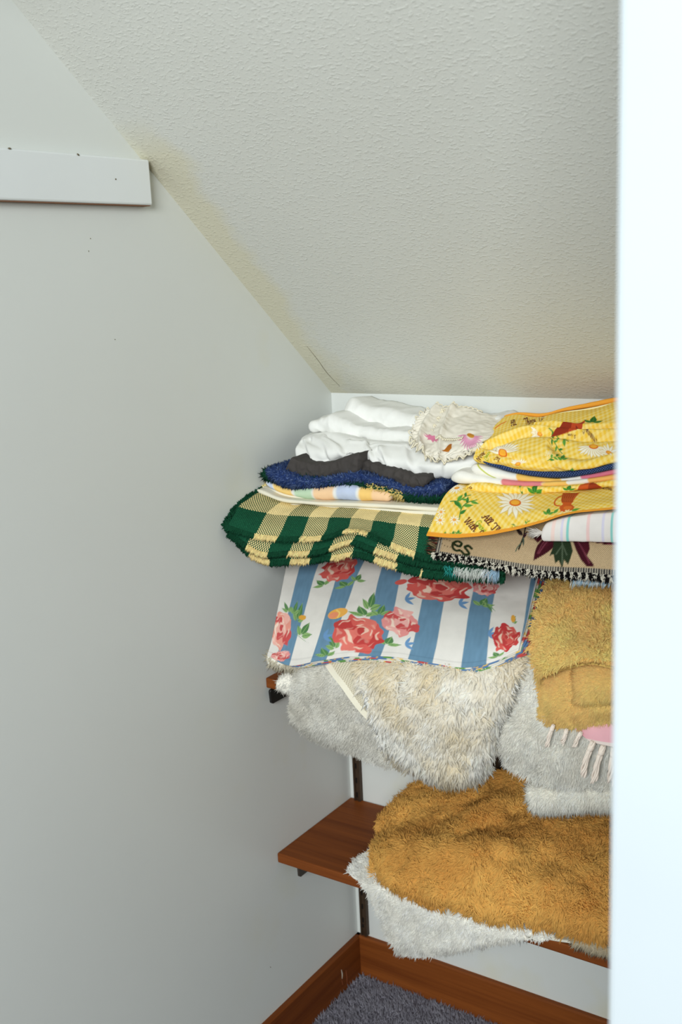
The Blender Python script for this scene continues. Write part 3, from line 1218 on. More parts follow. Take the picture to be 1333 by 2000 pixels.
for k, (rw, u0) in enumerate(((rows1, 0.0575), (rows2, 0.0405), (rows3, 0.0345))):
    P = patch(rw, 120, 70)
    # phase of the weft bands: the change lies on the shelf edge
    uvg = grid_uv(P)
    j = np.argmin(np.abs(P[:, 60, 1] + 0.297))
    v0 = uvg[j, 0, 1] + 0.075
    ob, P = sheet('woven_layer', None, m_plaid('buffalo_check_weave', PU, u0, v0, 0.15, GRN, YEL, 0.0024, 0.03, 0.40), t, t=0.006, wr=0.0015, wf=(30, 30), seed=k, P=P)
    E_ = P[-1]
    uu = grid_uv(P)[-1, :, 0]
    OD = unit(P[-1] - P[-6])

    def cf(s, rng, uu=uu, u0=u0):
        uq = np.interp(s, np.linspace(0, 1, len(uu)), uu)
        y = ((((uq - u0) / PU) % 1) < 0.5) & (uq > .03) & (uq < .40)
        c = np.where(y[:, None], yl, gl)
        return np.clip(c * (1 + .12 * rng.normal(size=(len(s), 1))), 0, 1)
    fringe('fringe', E_ + OD * -0.002, OD, 1500, 0.0075, 0.0034, cf, M_FR, t, 20 + k, 0.16, 0.25)
    # side fringe on the left edge, the throw's selvedge towards the wall
    Lp = P[int(len(P) * .45):, 0]
    OL = unit(P[int(len(P) * .45):, 0] - P[int(len(P) * .45):, 5])

    def cl(s, rng, k=k):
        y = s < (0.35 if k == 0 else 0.0)
        c = np.where(y[:, None], yl, gl)
        return np.clip(c * (1 + .12 * rng.normal(size=(len(s), 1))), 0, 1)
    fringe('fringe', Lp, OL * np.array([.4, 1, 1]), 420, 0.008, 0.0032, cl, M_FR, t, 30 + k, 0.4, 0.3)
adopt(t)

# --- cream folded sheet
t = thing('folded_sheet', 'thin cream folded sheet lying directly on the green checked throw', 'sheet', (0.2, -0.2, 1.13))
slab('fold', [(499, 953), (512, 956), (545, 970), (600, 978), (700, 982), (780, 986), (870, 992)], [(503, 962), (520, 968), (548, 979), (600, 985), (700, 990), (780, 994), (870, 1000)], [-.262, -.255, -.25, -.25], M_CREAM, t, 0.2, 0.005, wr=0.0006)
slab('fold', [(560, 984), (640, 988), (720, 991), (790, 996), (870, 1000)], [(560, 987), (640, 994), (720, 998), (790, 1003), (870, 1009)], [-.252, -.252, -.253], M_CREAM, t, 0.2, 0.004, wr=0.0006, seed=2)
slab('fold', [(510, 948), (540, 957), (600, 972), (660, 978), (720, 981)], [(512, 953), (545, 968), (600, 977), (660, 982), (720, 985)], [-.245, -.24, -.24], M_CREAM, t, 0.18, 0.005, wr=0.0006, seed=3)
adopt(t)

# --- pastel checked cloth


def pastel_uv(pt):
    # bands woven across the cloth, placed along its folded edge
    pt.base((236, 236, 232))
    C = [(519, 537, (196, 208, 232)), (538, 570, (246, 208, 128)), (574, 609, (196, 220, 188)), (611, 651, (248, 208, 164)),
         (656, 696, (194, 206, 230)), (700, 738, (246, 204, 122)), (742, 765, (186, 220, 186)), (768, 790, (248, 208, 164))]
    for a, b, c in C:
        ua, ub = pt.loc(a, 962)[0], pt.loc(b, 962)[0]
        k = np.clip(np.minimum(pt.uv[:, 0] - ua + .002, ub + .002 - pt.uv[:, 0]) / .005, 0, 1)[:, None]
        pt.col = pt.col * (1 - k) + lin(c) * k


t = thing('pastel_cloth', 'pastel blue, yellow, mint and peach checked cloth folded above the cream sheet', 'cloth', (0.2, -0.2, 1.15))
slab('fold', [(518, 936), (535, 942), (560, 953), (600, 953), (640, 950), (690, 946), (735, 956), (766, 962)],
     [(526, 951), (550, 961), (575, 969), (620, 975), (680, 976), (725, 977), (766, 979)], [-.245, -.238, -.235, -.235], M_ATTR, t, 0.17, 0.006, n=220, wr=0.0012, wf=30, paint=pastel_uv)
adopt(t)

# --- green and yellow chenille under the navy one
t = thing('chenille_mat', 'fuzzy dark green and yellow chenille mat peeking out below the navy one', 'mat', (0.3, -0.2, 1.17))
ob, P, N = slab('fold', [(512, 915), (540, 925), (600, 930), (690, 935), (750, 946), (800, 958), (875, 960)],
                [(514, 936), (545, 940), (600, 945), (690, 950), (750, 962), (800, 977), (875, 980)], [-.245, -.225, -.222, -.222], m_plain('green_chenille', (18, 62, 42), .95), t, 0.15, 0.004, wr=0.001)


def chen(p, rng):
    # woven yellow block near the right end of the mat
    u = p[:, 0]
    ya, yb = A(728, 955, -.222)[0], A(796, 960, -.222)[0]
    yel = (u > ya) & (u < yb)
    c = np.where(yel[:, None], lin((226, 200, 124)), lin((18, 64, 44)))
    return np.clip(c * (1 + .2 * rng.normal(size=(len(p), 1))), 0, 1)


pile('chenille_pile', P, N, 6500, 0.0075, 0.0026, chen, M_PILE, t, 41, (0, 0, 0), .5, 90, .6, 1.0, vlo=.12, vhi=.88)
adopt(t)

# --- navy chenille
t = thing('chenille_mat', 'fuzzy navy blue chenille mat folded under the charcoal cloth', 'mat', (0.3, -0.2, 1.18))
ob, P, N = slab('fold', [(520, 916), (545, 911), (566, 919), (600, 931), (645, 929), (690, 923), (750, 934), (810, 948), (872, 938)],
                [(526, 930), (560, 948), (600, 951), (650, 947), (700, 940), (745, 946), (800, 963), (872, 967)], [-.248, -.23, -.225, -.225], m_plain('navy_chenille', (34, 52, 96), .95), t, 0.16, 0.004, wr=0.001, seed=4)
pile('chenille_pile', P, N, 9000, 0.0055, 0.0026, tone((38, 60, 112), (120, 140, 178), .45, 160, .25, 2), M_PILE, t, 42, (0, 0, 0), .5, 90, .6, 1.0, vlo=.10, vhi=.88)
adopt(t)

# --- charcoal cloth
t = thing('dark_cloth', 'crumpled charcoal grey cloth squeezed beneath the white sheets', 'cloth', (0.2, -0.2, 1.19))
M_CHAR = m_plain('charcoal_cotton', (68, 64, 62), 0.75, 0.2)
slab('fold', [(572, 894), (585, 900), (610, 907), (650, 903), (680, 892), (704, 888)], [(558, 929), (580, 933), (610, 935), (645, 932), (680, 927), (702, 926)], [-.240, -.236, -.232], M_CHAR, t, 0.12, 0.0, n=90, bulge=.006, endround=False, wr=0.001, wf=36, ridge=.0022)
slab('fold', [(684, 890), (712, 900), (745, 912), (780, 920), (810, 928), (838, 930)], [(690, 926), (715, 931), (745, 936), (775, 943), (800, 952), (836, 944)], [-.208, -.218, -.232, -.232], M_CHAR, t, 0.12, 0.0, n=90, bulge=.007, endround=False, wr=0.002, wf=40, seed=5, ridge=.0032)
adopt(t)

# --- white sheets
t = thing('folded_sheet', 'plump white folded sheet resting on the charcoal cloth', 'sheet', (0.25, -0.15, 1.2))
rows = [
    [A(640, 842, -.06), A(700, 850, -.06), A(800, 858, -.06), A(900, 862, -.06), A(985, 862, -.06)],
    [A(606, 846, -.12), A(650, 840, -.12), A(720, 854, -.12), A(820, 862, -.12), A(910, 866, -.12), A(978, 868, -.12)],
    [A(585, 862, -.175), A(640, 862, -.185), A(720, 872, -.19), A(820, 886, -.195), A(900, 888, -.195), A(968, 880, -.185)],
    [A(577, 880, -.195), A(630, 886, -.21), A(700, 888, -.205), A(760, 900, -.212), A(840, 912, -.218), A(900, 908, -.215), A(960, 892, -.195)],
    [A(580, 897, -.197), A(630, 903, -.212), A(685, 895, -.195), A(740, 908, -.208), A(800, 922, -.212), A(850, 930, -.212), A(900, 924, -.207), A(955, 902, -.19)],
    [A(592, 911, -.185), A(640, 910, -.195), A(686, 894, -.175), A(740, 911, -.19), A(800, 928, -.195), A(850, 936, -.195), A(900, 930, -.19), A(955, 906, -.175)],
    [A(600, 912, -.13), A(640, 911, -.13), A(686, 899, -.13), A(740, 908, -.13), A(800, 920, -.13), A(850, 926, -.13), A(900, 920, -.13), A(955, 903, -.13)],
]
P = patch(rows, 160, 90)
# gathered creases running down from the pinch
uvg = grid_uv(P)
N = facing(P, normals(P))
q = uvg
dp = np.zeros(P.shape[:2])
for ln, am, wd in ((((612, 858), (640, 880), (668, 902)), .006, .012), (((594, 862), (604, 885), (618, 908)), .005, .010), (((640, 852), (668, 872), (684, 892)), -.006, .012),
                   (((720, 866), (728, 885), (738, 906)), -.006, .010), (((742, 878), (752, 897), (764, 915)), .006, .009), (((800, 876), (806, 900), (822, 926)), -.004, .014),
                   (((590, 888), (620, 899), (660, 898)), -.004, .008), (((860, 880), (872, 905), (870, 930)), .004, .016), (((690, 860), (760, 866), (840, 870)), -.005, .010)):
    dp += crease(P, q, ln, am, wd)
P = P + N * (dp * np.sin(np.linspace(0.1, math.pi - .05, 90))[:, None])[..., None]
sheet('sheet_body', None, M_WHITE, t, t=0.004, wr=0.0022, wf=(16, 22), seed=3, P=P)
adopt(t)
t = thing('folded_sheet', 'white folded sheet forming the middle of three white rolls', 'sheet', (0.2, -0.1, 1.23))
slab('fold', [(608, 824), (630, 816), (652, 812), (690, 829), (735, 838), (830, 842), (905, 845)], [(612, 843), (640, 843), (668, 846), (700, 855), (760, 860), (830, 866), (905, 868)], [-.14, -.125, -.115, -.115], M_WHITE, t, 0.09, 0.004, n=160, wr=0.002, wf=20, seed=6, ridge=.0032)
adopt(t)
t = thing('folded_sheet', 'topmost white rolled sheet against the low back wall', 'sheet', (0.2, -0.06, 1.26))
slab('fold', [(676, 792), (692, 780), (715, 790), (760, 798), (820, 812), (905, 815), (985, 812)], [(680, 818), (705, 828), (750, 838), (790, 844), (830, 850), (905, 852), (1000, 850)], [-.07, -.075, -.075, -.075], M_WHITE, t, 0.06, 0.0, n=160, wr=0.002, wf=18, seed=8, ridge=.0028)
adopt(t)

# --- embroidered doily with lace border


def doily(pt):
    pt.base((236, 230, 216))
    pt.at(918, 850, (26, 3), (0, -27))
    for i in range(17):
        a = math.pi * 1.02 + i * math.pi * 1.0 / 16
        pt.leaf((.22 * math.cos(a), .16 * math.sin(a)), (math.cos(a), math.sin(a)), .12, (222, 150, 182))
    pt.ell((.05, .02), .26, .16, 0, (204, 140, 50))
    pt.at(845, 856, (15, 5), (2, -7))
    for i in range(9):
        a = i * .7
        pt.leaf((0, 0), (math.cos(a), math.sin(a)), .4, (218, 128, 160))
    pt.at(874, 874, (11, 0), (0, -8))
    pt.poly([(-.9, -.7), (.7, 1), (.9, -.4), (.2, -1)], (190, 116, 34))
    for k in range(5):
        pt.stroke([(-.7 + k * .3, -.7), (.5 + k * .08, .8)], .08, (160, 90, 26))


t = thing('lace_doily', 'cream doily with lace edge and embroidered pink daisies draped over the white sheets', 'doily', (0.35, -0.15, 1.25))
rows = [
    [A(832, 803, -.075), A(870, 794, -.075), A(915, 800, -.075), A(960, 809, -.075), A(982, 816, -.075)],
    [A(815, 824, -.11), A(850, 820, -.115), A(900, 822, -.12), A(950, 826, -.12), A(974, 832, -.12)],
    [A(806, 846, -.15), A(840, 848, -.165), A(890, 850, -.17), A(935, 848, -.17), A(962, 850, -.165)],
    [A(804, 862, -.185), A(832, 874, -.20), A(870, 878, -.205), A(915, 872, -.205), A(950, 862, -.19)],
    [A(806, 866, -.205), A(836, 892, -.222), A(868, 899, -.226), A(905, 890, -.224), A(945, 868, -.205)],
]
P = patch(rows, 210, 150)
N = facing(P, normals(P))
q = grid_uv(P)
fold = 0.010 * np.exp(-((q[..., 0] - 0.028) / 0.006) ** 2) + 0.008 * np.exp(-((q[..., 0] - 0.062 - q[..., 1] * .1) / 0.005) ** 2)
edge = np.minimum.reduce([q[..., 0], q[-1, -1, 1] - q[..., 1]])
ruf = 0.005 * np.sin((q[..., 0] + q[..., 1]) * 480 + 3 * perlin(np.stack([q[..., 0] * 60, q[..., 1] * 60, q[..., 0] * 0], -1))) * np.exp(-(edge / 0.012) ** 2)
P = P + N * (fold + ruf)[..., None]
ob, P = sheet('linen', None, M_ATTR, t, t=0.0015, wr=0.0045, wf=(22, 26), seed=9, P=P, paint=doily, coarse=3)
# scalloped crochet border: loops of cotton along the rim
M_LACE = m_plain('crochet_cotton', (234, 226, 202), 0.9, .3)


def lace(name, path, out, amp, n, parent):
    s = np.linspace(0, 1, n * 10)
    pp = spline(path, len(s))
    oo = spline(out, len(s))
    ph = s * n * math.pi
    V, F = [], []
    c = pp + oo * (np.abs(np.sin(ph)) * amp)[:, None]
    r = 0.0013
    tang = unit(np.gradient(c, axis=0))
    b1 = unit(np.cross(tang, [0.3, 0.2, 1.0]))
    b2 = np.cross(tang, b1)
    G = np.stack([c + r * (b1 * math.cos(a) + b2 * math.sin(a)) for a in np.linspace(0, 2 * math.pi, 6)[:-1]], 0)
    return mesh_obj(name, G, gridfaces(5, len(s), 0, True), M_LACE, parent)


outL = unit(P[:, 0] - P[:, 6])
outB = unit(P[-1] - P[-7])
lace('lace_border', P[::6, 0], outL[::6], 0.006, 16, t)
lace('lace_border', P[-1, ::6], outB[::6], 0.006, 22, t)
lace('lace_border', P[6:80:6, 62], outL[6:80:6], 0.007, 12, t)
lace('lace_border', P[100, 78:152:5] + N[100, 78:152:5] * .002, unit(P[110, 78:152:5] - P[100, 78:152:5]), 0.007, 13, t)
lace('lace_border', P[0, :162:6], unit(P[0, :162:6] - P[8, :162:6]), 0.005, 14, t)
adopt(t)

# ------------------------------------------------------------------ right hand stack on the top shelf
GING, GINL, ORNG = (244, 200, 66), (250, 224, 136), (236, 158, 50)


def gingham(pt, cell=0.0045, ang=0.6):
    ca, sa = math.cos(ang), math.sin(ang)
    u = (pt.uv[:, 0] * 1.25) * ca + pt.uv[:, 1] * .85 * sa
    v = -(pt.uv[:, 0] * 1.25) * sa + pt.uv[:, 1] * .85 * ca
    sq = lambda x: np.clip(0.5 + 2.5 * np.sin(x * math.pi / cell), 0, 1)
    k = ((sq(u) + sq(v)) / 2)[:, None]
    pt.base(GING)
    pt.col = pt.col * (1 - k) + lin(GINL) * k


# --- white and blue throw whose teal fringe shows under the tapestry
t = thing('fringed_throw', 'white throw with teal and pale blue fringe showing under the tapestry', 'throw', (0.5, -0.25, 1.09))
rows = [[W(0.40, -0.03, 1.112), W(0.6, -0.03, 1.112), W(0.82, -0.03, 1.112)],
        [W(0.40, -0.27, 1.104), W(0.6, -0.27, 1.104), W(0.82, -0.27, 1.104)],
        [A(874, 1090, -.318), A(940, 1098, -.322), A(1000, 1104, -.325), A(1100, 1115, -.325), A(1207, 1120, -.325), A(1320, 1124, -.325)],
        [A(874, 1099, -.318), A(940, 1108, -.322), A(1000, 1114, -.325), A(1100, 1126, -.325), A(1207, 1131, -.325), A(1320, 1135, -.325)]]
ob, P = sheet('woven_layer', rows, m_plain('white_weave', (226, 226, 220), .9, .3), t, 90, 40, 0.008, 0.001)


def tealfr(s, rng):
    c = np.where((s < .05)[:, None], lin((60, 178, 166)), np.where((s < .19)[:, None], lin((232, 236, 228)), np.where(((s * 9) % 1 < .5)[:, None], lin((176, 208, 228)), lin((228, 232, 232)))))
    return np.clip(c * (1 + .08 * rng.normal(size=(len(s), 1))), 0, 1)


O4 = unit(P[-1] - P[-4]) + np.array([0.0, -.35, 0])
fringe('fringe', P[-1, :24], O4[:24], 520, 0.020, 0.0017, lambda s, r: tealfr(s * .26, r), M_FR, t, 51, .3, .5)
fringe('fringe', P[-1, 52:68], O4[52:68], 160, 0.013, 0.0018, lambda s, r: tealfr(.2 + s, r), M_FR, t, 52, .12, .4)
adopt(t)

# --- tapestry
TAP = (214, 186, 146)


def tapestry(pt):
    u, v = pt.uv[:, 0], pt.uv[:, 1]
    pt.base(TAP)
    vm = v.max()
    um = u.min()
    # grey woven border along front and left
    for d in (vm - v, u - um):
        k = np.clip((0.0135 - d) / .0012, 0, 1)[:, None]
        chk = np.where((np.sin(u * math.pi / .0021) > 0)[:, None], lin((70, 68, 66)), lin((190, 180, 162)))
        pt.col = pt.col * (1 - k) + chk * k
    # letters
    D = (36, 52, 24)
    pt.at(893, 1066, (9, 5), (4, -8))
    pt.curve([(-.8, .0), (.6, .25), (.6, .9), (-.2, 1.0), (-.8, .2), (-.5, -.8), (.3, -1.0), (.9, -.6)], .5, D)
    pt.at(912, 1075, (9, 5), (4, -8))
    pt.curve([(.7, .8), (-.1, 1.0), (-.6, .5), (.1, .05), (.7, -.4), (.1, -1.0), (-.8, -.7)], .5, D)
    pt.at(876, 1060, (14, 6), (3, -7))
    for k in range(15):
        a = k * .42
        pt.ell((.95 * math.cos(a) - .2, .8 * math.sin(a) - .1), .07, .12, 0, (70, 56, 30))
    # dark stem by the towel fringe
    pt.at(1020, 1052, (14, 0), (0, -22))
    pt.curve([(.6, 1.1), (.3, .3), (-.1, -.4), (-.4, -.9)], .2, (44, 40, 30))
    pt.leaf((.2, .3), (-.8, .9), .4, (52, 36, 36))
    pt.leaf((.1, 0), (.9, .7), .3, (60, 30, 38))
    pt.curve([(-.1, -.4), (-.7, -.9), (-.8, -1.1)], .12, (88, 110, 92))
    pt.leaf((.2, .2), (.25, -.7), .3, (78, 96, 82))
    # plum petals and green leaf
    pt.at(1098, 1072, (56, 4), (0, -30))
    R_, R2, G_, G2 = (74, 22, 34), (132, 62, 78), (46, 62, 40), (92, 106, 84)
    pt.poly([(-1.05, .9), (-.4, .95), (-.62, .35), (-.72, .55), (-.86, .3), (-.98, .55)], R_)
    pt.leaf((-.2, 1.05), (-.98, -.9), .27, R_)
    pt.leaf((-.3, 1.05), (-.62, -.05), .34, (86, 26, 40))
    pt.curve([(-.3, .85), (-.55, .35), (-.8, -.4)], .05, R2)
    pt.curve([(-.42, .85), (-.65, .35), (-.85, -.4)], .03, R2)
    pt.poly([(.30, 1.0), (.62, 1.0), (.74, .3), (.84, -.3), (1.12, -.92), (.86, -1.02), (.66, -.62), (.50, -.05), (.40, .5)], R_)
    pt.poly([(.62, 1.0), (.92, .95), (.96, .1), (.86, -.35), (.74, .1), (.66, .5)], (86, 26, 40))
    pt.curve([(.45, .9), (.7, .1), (.95, -.8)], .05, R2)
    pt.poly([(-.28, .9), (.25, .95), (.38, -.1), (.3, -.55), (.22, -.95), (.08, -.7), (.02, -1.2), (-.1, -.75), (-.22, -.95), (-.28, -.4), (-.42, -.5), (-.3, .1)], G_)
    pt.curve([(0, .9), (.02, -.1), (.02, -.9)], .05, G2)
    pt.curve([(.02, .3), (.18, -.4)], .05, G2)
    pt.curve([(.0, .2), (-.2, -.4)], .05, G2)
    pt.at(1184, 1062, (30, 2), (0, -10))
    pt.leaf((-1.1, .7), (1.0, .0), .5, R_)
    pt.curve([(-.8, .4), (0, .0), (.8, .0)], .16, R2)


t = thing('tapestry_throw', 'beige tapestry throw with plum petals, dark green lettering and a black and white fringe', 'throw', (0.55, -0.28, 1.11))
rows = [
    [W(0.37, -0.10, 1.135), W(0.5, -0.08, 1.135), W(0.65, -0.08, 1.135), W(0.83, -0.08, 1.14)],
    [A(858, 1030, -.285), A(950, 1015, -.272), A(1050, 1008, -.265), A(1130, 1006, -.262), A(1207, 1003, -.26), A(1320, 1000, -.26)],
    [A(851, 1056, -.322), A(900, 1064, -.322), A(960, 1066, -.32), A(1040, 1072, -.318), A(1120, 1076, -.316), A(1207, 1078, -.315), A(1320, 1080, -.315)],
    [A(845, 1084, -.345), A(900, 1092, -.345), A(950, 1101, -.345), A(1000, 1112, -.345), A(1050, 1120, -.343), A(1100, 1123, -.341), A(1150, 1125, -.34), A(1207, 1131, -.34), A(1320, 1136, -.34)],
]
P = patch(rows, 440, 130)
ob, P = sheet('woven_panel', None, m_weave('tapestry_weave'), t, t=0.003, wr=0.0012, wf=(20, 20), seed=12, P=P, paint=tapestry, coarse=4)
OD = unit(P[-1] - P[-9])


def bw(s, rng):
    n = len(s)
    c = np.where((rng.random(n) < np.where(np.sin(s * 210) > 0.1, .85, .10))[:, None], lin((228, 222, 206)), lin((20, 17, 17)))
    return c


fringe('fringe', P[-1] + OD * -.001, OD * np.array([1, 1, 1]) + np.array([.3, -.3, 0]), 1500, 0.0085, 0.0032, bw, M_FR, t, 61, .32, .15)
OL = unit(P[56:, 0] - P[56:, 8])


def multi(s, rng):
    pal = np.array([lin((92, 70, 48)), lin((30, 44, 28)), lin((110, 40, 40)), lin((60, 54, 44)), lin((150, 130, 96))])
    return pal[rng.integers(0, 5, len(s))]


fringe('fringe', P[56:, 0], OL, 260, 0.012, 0.0017, multi, M_FR, t, 62, .12, .05)
adopt(t)

# --- white towel with teal and pink lines


def towel(pt):
    pt.base((234, 228, 222))
    for (x1, y1, x2, y2), c, w in (((1100, 1052, 1120, 1016), (112, 204, 196), .0042), ((1198, 1055, 1194, 1018), (112, 204, 196), .0036),
                                   ((1150, 1055, 1150, 1015), (240, 200, 196), .005), ((1092, 1052, 1106, 1016), (214, 210, 232), .004), ((1075, 1052, 1088, 1020), (244, 214, 204), .006), ((1180, 1055, 1178, 1015), (214, 210, 232), .004)):
        a, b = pt.loc(x1, y1)[0], pt.loc(x2, y2)[0]
        m = (a + b) / 2
        d = np.abs(pt.uv[:, 0] - m)
        k = np.clip((w / 2 - d) / .0008 + .5, 0, 1)[:, None] * .85
        pt.col = pt.col * (1 - k) + lin(c) * k
    vv = pt.uv[:, 1]
    for v0, c in ((.035, (244, 214, 200)), (.07, (170, 216, 212)), (.09, (244, 214, 204)), (.12, (214, 210, 232))):
        k = np.clip((.002 - np.abs(vv - v0)) / .0008 + .5, 0, 1)[:, None] * .7
        pt.col = pt.col * (1 - k) + lin(c) * k


t = thing('checked_towel', 'white towel with fine teal and pink lines between tapestry and yellow cloth', 'towel', (0.6, -0.25, 1.12))
ob, P, N = slab('fold', [(1062, 1024), (1100, 1012), (1150, 1004), (1207, 1000), (1320, 994)], [(1056, 1057), (1100, 1058), (1150, 1058), (1207, 1060), (1320, 1062)], [-.318, -.315, -.312, -.312], M_ATTR, t, 0.16, 0.01, n=230, m=24, bulge=0.006, wr=0.0012, wf=20, seed=14, paint=towel)
e = P[8:44:2, 0]
fringe('fringe', e, np.array([-1, -.15, -.1]), 220, 0.017, 0.0016, lambda s, r: np.clip(lin((236, 230, 222)) * (1 + .06 * r.normal(size=(len(s), 1))), 0, 1), M_FR, t, 63, .2, .1)
adopt(t)


# --- lower yellow cloth
def yellow_low(pt):
    gingham(pt, .0046, .55)
    # sprigs, daisies, jug, lettering
    pt.at(905, 990, (28, 0), (0, -26))
    sprig(pt, pts=((-.3, -.8), (-.1, -.1), (.4, .4), (.95, .6)), n=5, L=.6, seed=1)
    sprig(pt, pts=((-.9, .35), (-.2, .5), (.2, .9), (.5, 1.05)), n=4, L=.55, seed=2)
    pt.at(1007, 982, (46, 0), (0, -30))
    daisy(pt, 17, seed=1)
    pt.at(862, 1000, (11, 0), (0, -11))
    daisy(pt, 9, seed=2)
    pt.at(860, 1016, (13, 0), (0, -12))
    daisy(pt, 9, seed=3)
    pt.at(888, 1015, (13, 0), (0, -12))
    daisy(pt, 9, seed=4)
    pt.at(893, 953, (24, 0), (0, -14))
    daisy(pt, 14, seed=5)
    pt.at(1108, 982, (28, 0), (4, -19))
    jug(pt)
    pt.at(1072, 1000, (12, 0), (0, -9))
    leaves3(pt, (108, 168, 66), (58, 128, 52))
    pt.at(1003, 1030, (14, 0), (0, -10))
    sprig(pt, pts=((-.6, -.8), (0, -.2), (.2, .6), (-.1, 1.1)), n=4, L=.7, seed=7)
    pt.at(1028, 1022, (10, 0), (0, -9))
    sprig(pt, pts=((-.6, -.8), (0, -.2), (.3, .4), (.2, 1.1)), n=3, L=.7, seed=8)
    for x, y in ((870, 1043), (886, 1042), (896, 1040)):
        pt.at(x, y, (8, 0), (0, -6))
        leaves3(pt, (108, 168, 66), (58, 128, 52))
    # All Things / Grow / With Love
    pt.at(941, 1010, (9.6, 10.6), (11, -8.5))
    script_text(pt, 'All Things', 0, 0, 1.0, MAROON, .14)
    pt.at(928, 1022, (7.5, 8.4), (10, -7.5))
    script_text(pt, 'Grow', 0, 0, 1.0, (150, 170, 40), .15)
    pt.at(906, 1018, (9.2, 10.8), (11, -8.5))
    script_text(pt, 'With Love', 0, 0, 1.0, MAROON, .14)
    pt.at(1186, 956, (9, 1.5), (2, -6))
    script_text(pt, 'Love', -1, 0, 1.1, MAROON, .12)
    # orange bound hem
    v = pt.uv[:, 1]
    k = np.clip((.0042 - (v.max() - v)) / .0008 + .5, 0, 1)[:, None]
    pt.col = pt.col * (1 - k) + lin(ORNG) * k


t = thing('yellow_cloth', 'lower yellow gingham cloth with daisy, jug and lettering print, its corner hanging over the tapestry', 'cloth', (0.5, -0.25, 1.15))
rows = [
    [A(905, 942, -.215), A(960, 952, -.22), A(1040, 958, -.225), A(1120, 955, -.225), A(1207, 944, -.225), A(1320, 930, -.225)],
    [A(886, 950, -.245), A(950, 962, -.25), A(1030, 968, -.255), A(1110, 965, -.255), A(1207, 952, -.255), A(1320, 938, -.255)],
    [A(868, 968, -.272), A(940, 982, -.28), A(1030, 985, -.285), A(1110, 978, -.283), A(1207, 966, -.28), A(1320, 952, -.28)],
    [A(850, 1006, -.312), A(900, 1014, -.318), A(960, 1012, -.317), A(1030, 1006, -.315), A(1110, 992, -.31), A(1207, 980, -.308), A(1320, 970, -.308)],
    [A(833, 1045, -.345), A(880, 1049, -.345), A(940, 1045, -.342), A(1000, 1035, -.337), A(1050, 1021, -.33), A(1110, 1002, -.324), A(1160, 996, -.322), A(1207, 992, -.322), A(1320, 984, -.322)],
]
P = patch(rows, 440, 200)
ob, P = sheet('printed_panel', None, M_ATTR, t, t=0.002, wr=0.0014, wf=(14, 14), seed=15, P=P, paint=yellow_low, coarse=4)


def yellow_mid(pt):
    gingham(pt, .0046, .3)
    pt.at(918, 951, (7, -4), (4, 6))
    script_text(pt, 'Lo', -1, 0, 1.2, MAROON, .14)
    pt.at(1045, 956, (16, 0), (0, -9))
    leaves3(pt, (90, 158, 52), (52, 120, 44))
    pt.at(1015, 954, (9, 0), (0, -9))
    sprig(pt, n=2)
    pt.at(1150, 950, (26, 0), (0, -9))
    pt.poly([(-1, -.7), (-.6, .3), (.2, .8), (1.0, -.1), (.3, -.9)], (206, 90, 36))
    pt.poly([(-.2, -.7), (.2, .8), (1.0, -.1)], (160, 60, 28))
    pt.at(1112, 954, (14, 0), (0, -8))
    leaves3(pt, (90, 158, 52), (52, 120, 44))


slab('fold', [(908, 949), (925, 944), (1000, 949), (1080, 950), (1150, 944), (1207, 936), (1320, 922)], [(910, 962), (950, 964), (1040, 965), (1110, 960), (1160, 955), (1207, 950), (1320, 938)], [-.238, -.242, -.245, -.243], M_ATTR, t, 0.12, 0.01, n=400, m=16, wr=0.0012, wf=30, seed=16, paint=yellow_mid)
adopt(t)

# --- white cloth with watercolour print


def water(pt):
    pt.base((242, 240, 232))
    x = pt.uv[:, 0]

    def band(a, b, c, y, op=.9):
        ua, ub = pt.loc(a, y)[0], pt.loc(b, y)[0]
        n = .006 * perlin(np.stack([pt.uv[:, 0] * 80, pt.uv[:, 1] * 80, x * 0 + 3], -1))
        k = np.clip(np.minimum(x + n - ua, ub - x - n) / .003 + .5, 0, 1)[:, None] * op
        pt.col = pt.col * (1 - k) + lin(c) * k
    return band


def water_low(pt):
    b = water(pt)
    b(980, 1060, (222, 110, 120), 944)
    b(1060, 1110, (244, 190, 70), 942)
    b(1110, 1150, (238, 232, 220), 940)
    b(1150, 1320, (244, 176, 66), 934)


def water_up(pt):
    b = water(pt)
    b(1010, 1100, (246, 192, 66), 936)
    b(1098, 1135, (240, 236, 228), 932)
    b(1135, 1320, (216, 96, 130), 926)
    pt.at(940, 916, (10, 5), (3, -9))
    pt.curve([(-1.2, .9), (-.5, .2), (.6, -.2), (1.8, -.5), (2.6, -.6)], .3, (196, 204, 92))


t = thing('printed_cloth', 'white cloth with pink and yellow watercolour print folded between navy mat and yellow cloth', 'cloth', (0.5, -0.22, 1.18))
slab('fold', [(881, 926), (900, 918), (930, 926), (1000, 938), (1090, 940), (1150, 934), (1207, 925), (1320, 910)], [(884, 943), (940, 946), (1000, 950), (1090, 949), (1150, 944), (1207, 937), (1320, 922)], [-.228, -.238, -.242, -.24], M_ATTR, t, 0.13, 0.01, n=300, wr=0.001, wf=24, seed=17, paint=water_low)
slab('fold', [(921, 903), (950, 910), (1000, 922), (1050, 931), (1095, 934), (1150, 926), (1207, 914), (1320, 895)], [(923, 926), (960, 933), (1010, 940), (1060, 942), (1100, 941), (1150, 935), (1207, 926), (1320, 910)], [-.222, -.236, -.24, -.238], M_ATTR, t, 0.12, 0.01, n=300, wr=0.001, wf=24, seed=18, paint=water_up)
adopt(t)

# --- navy ribbed placemat


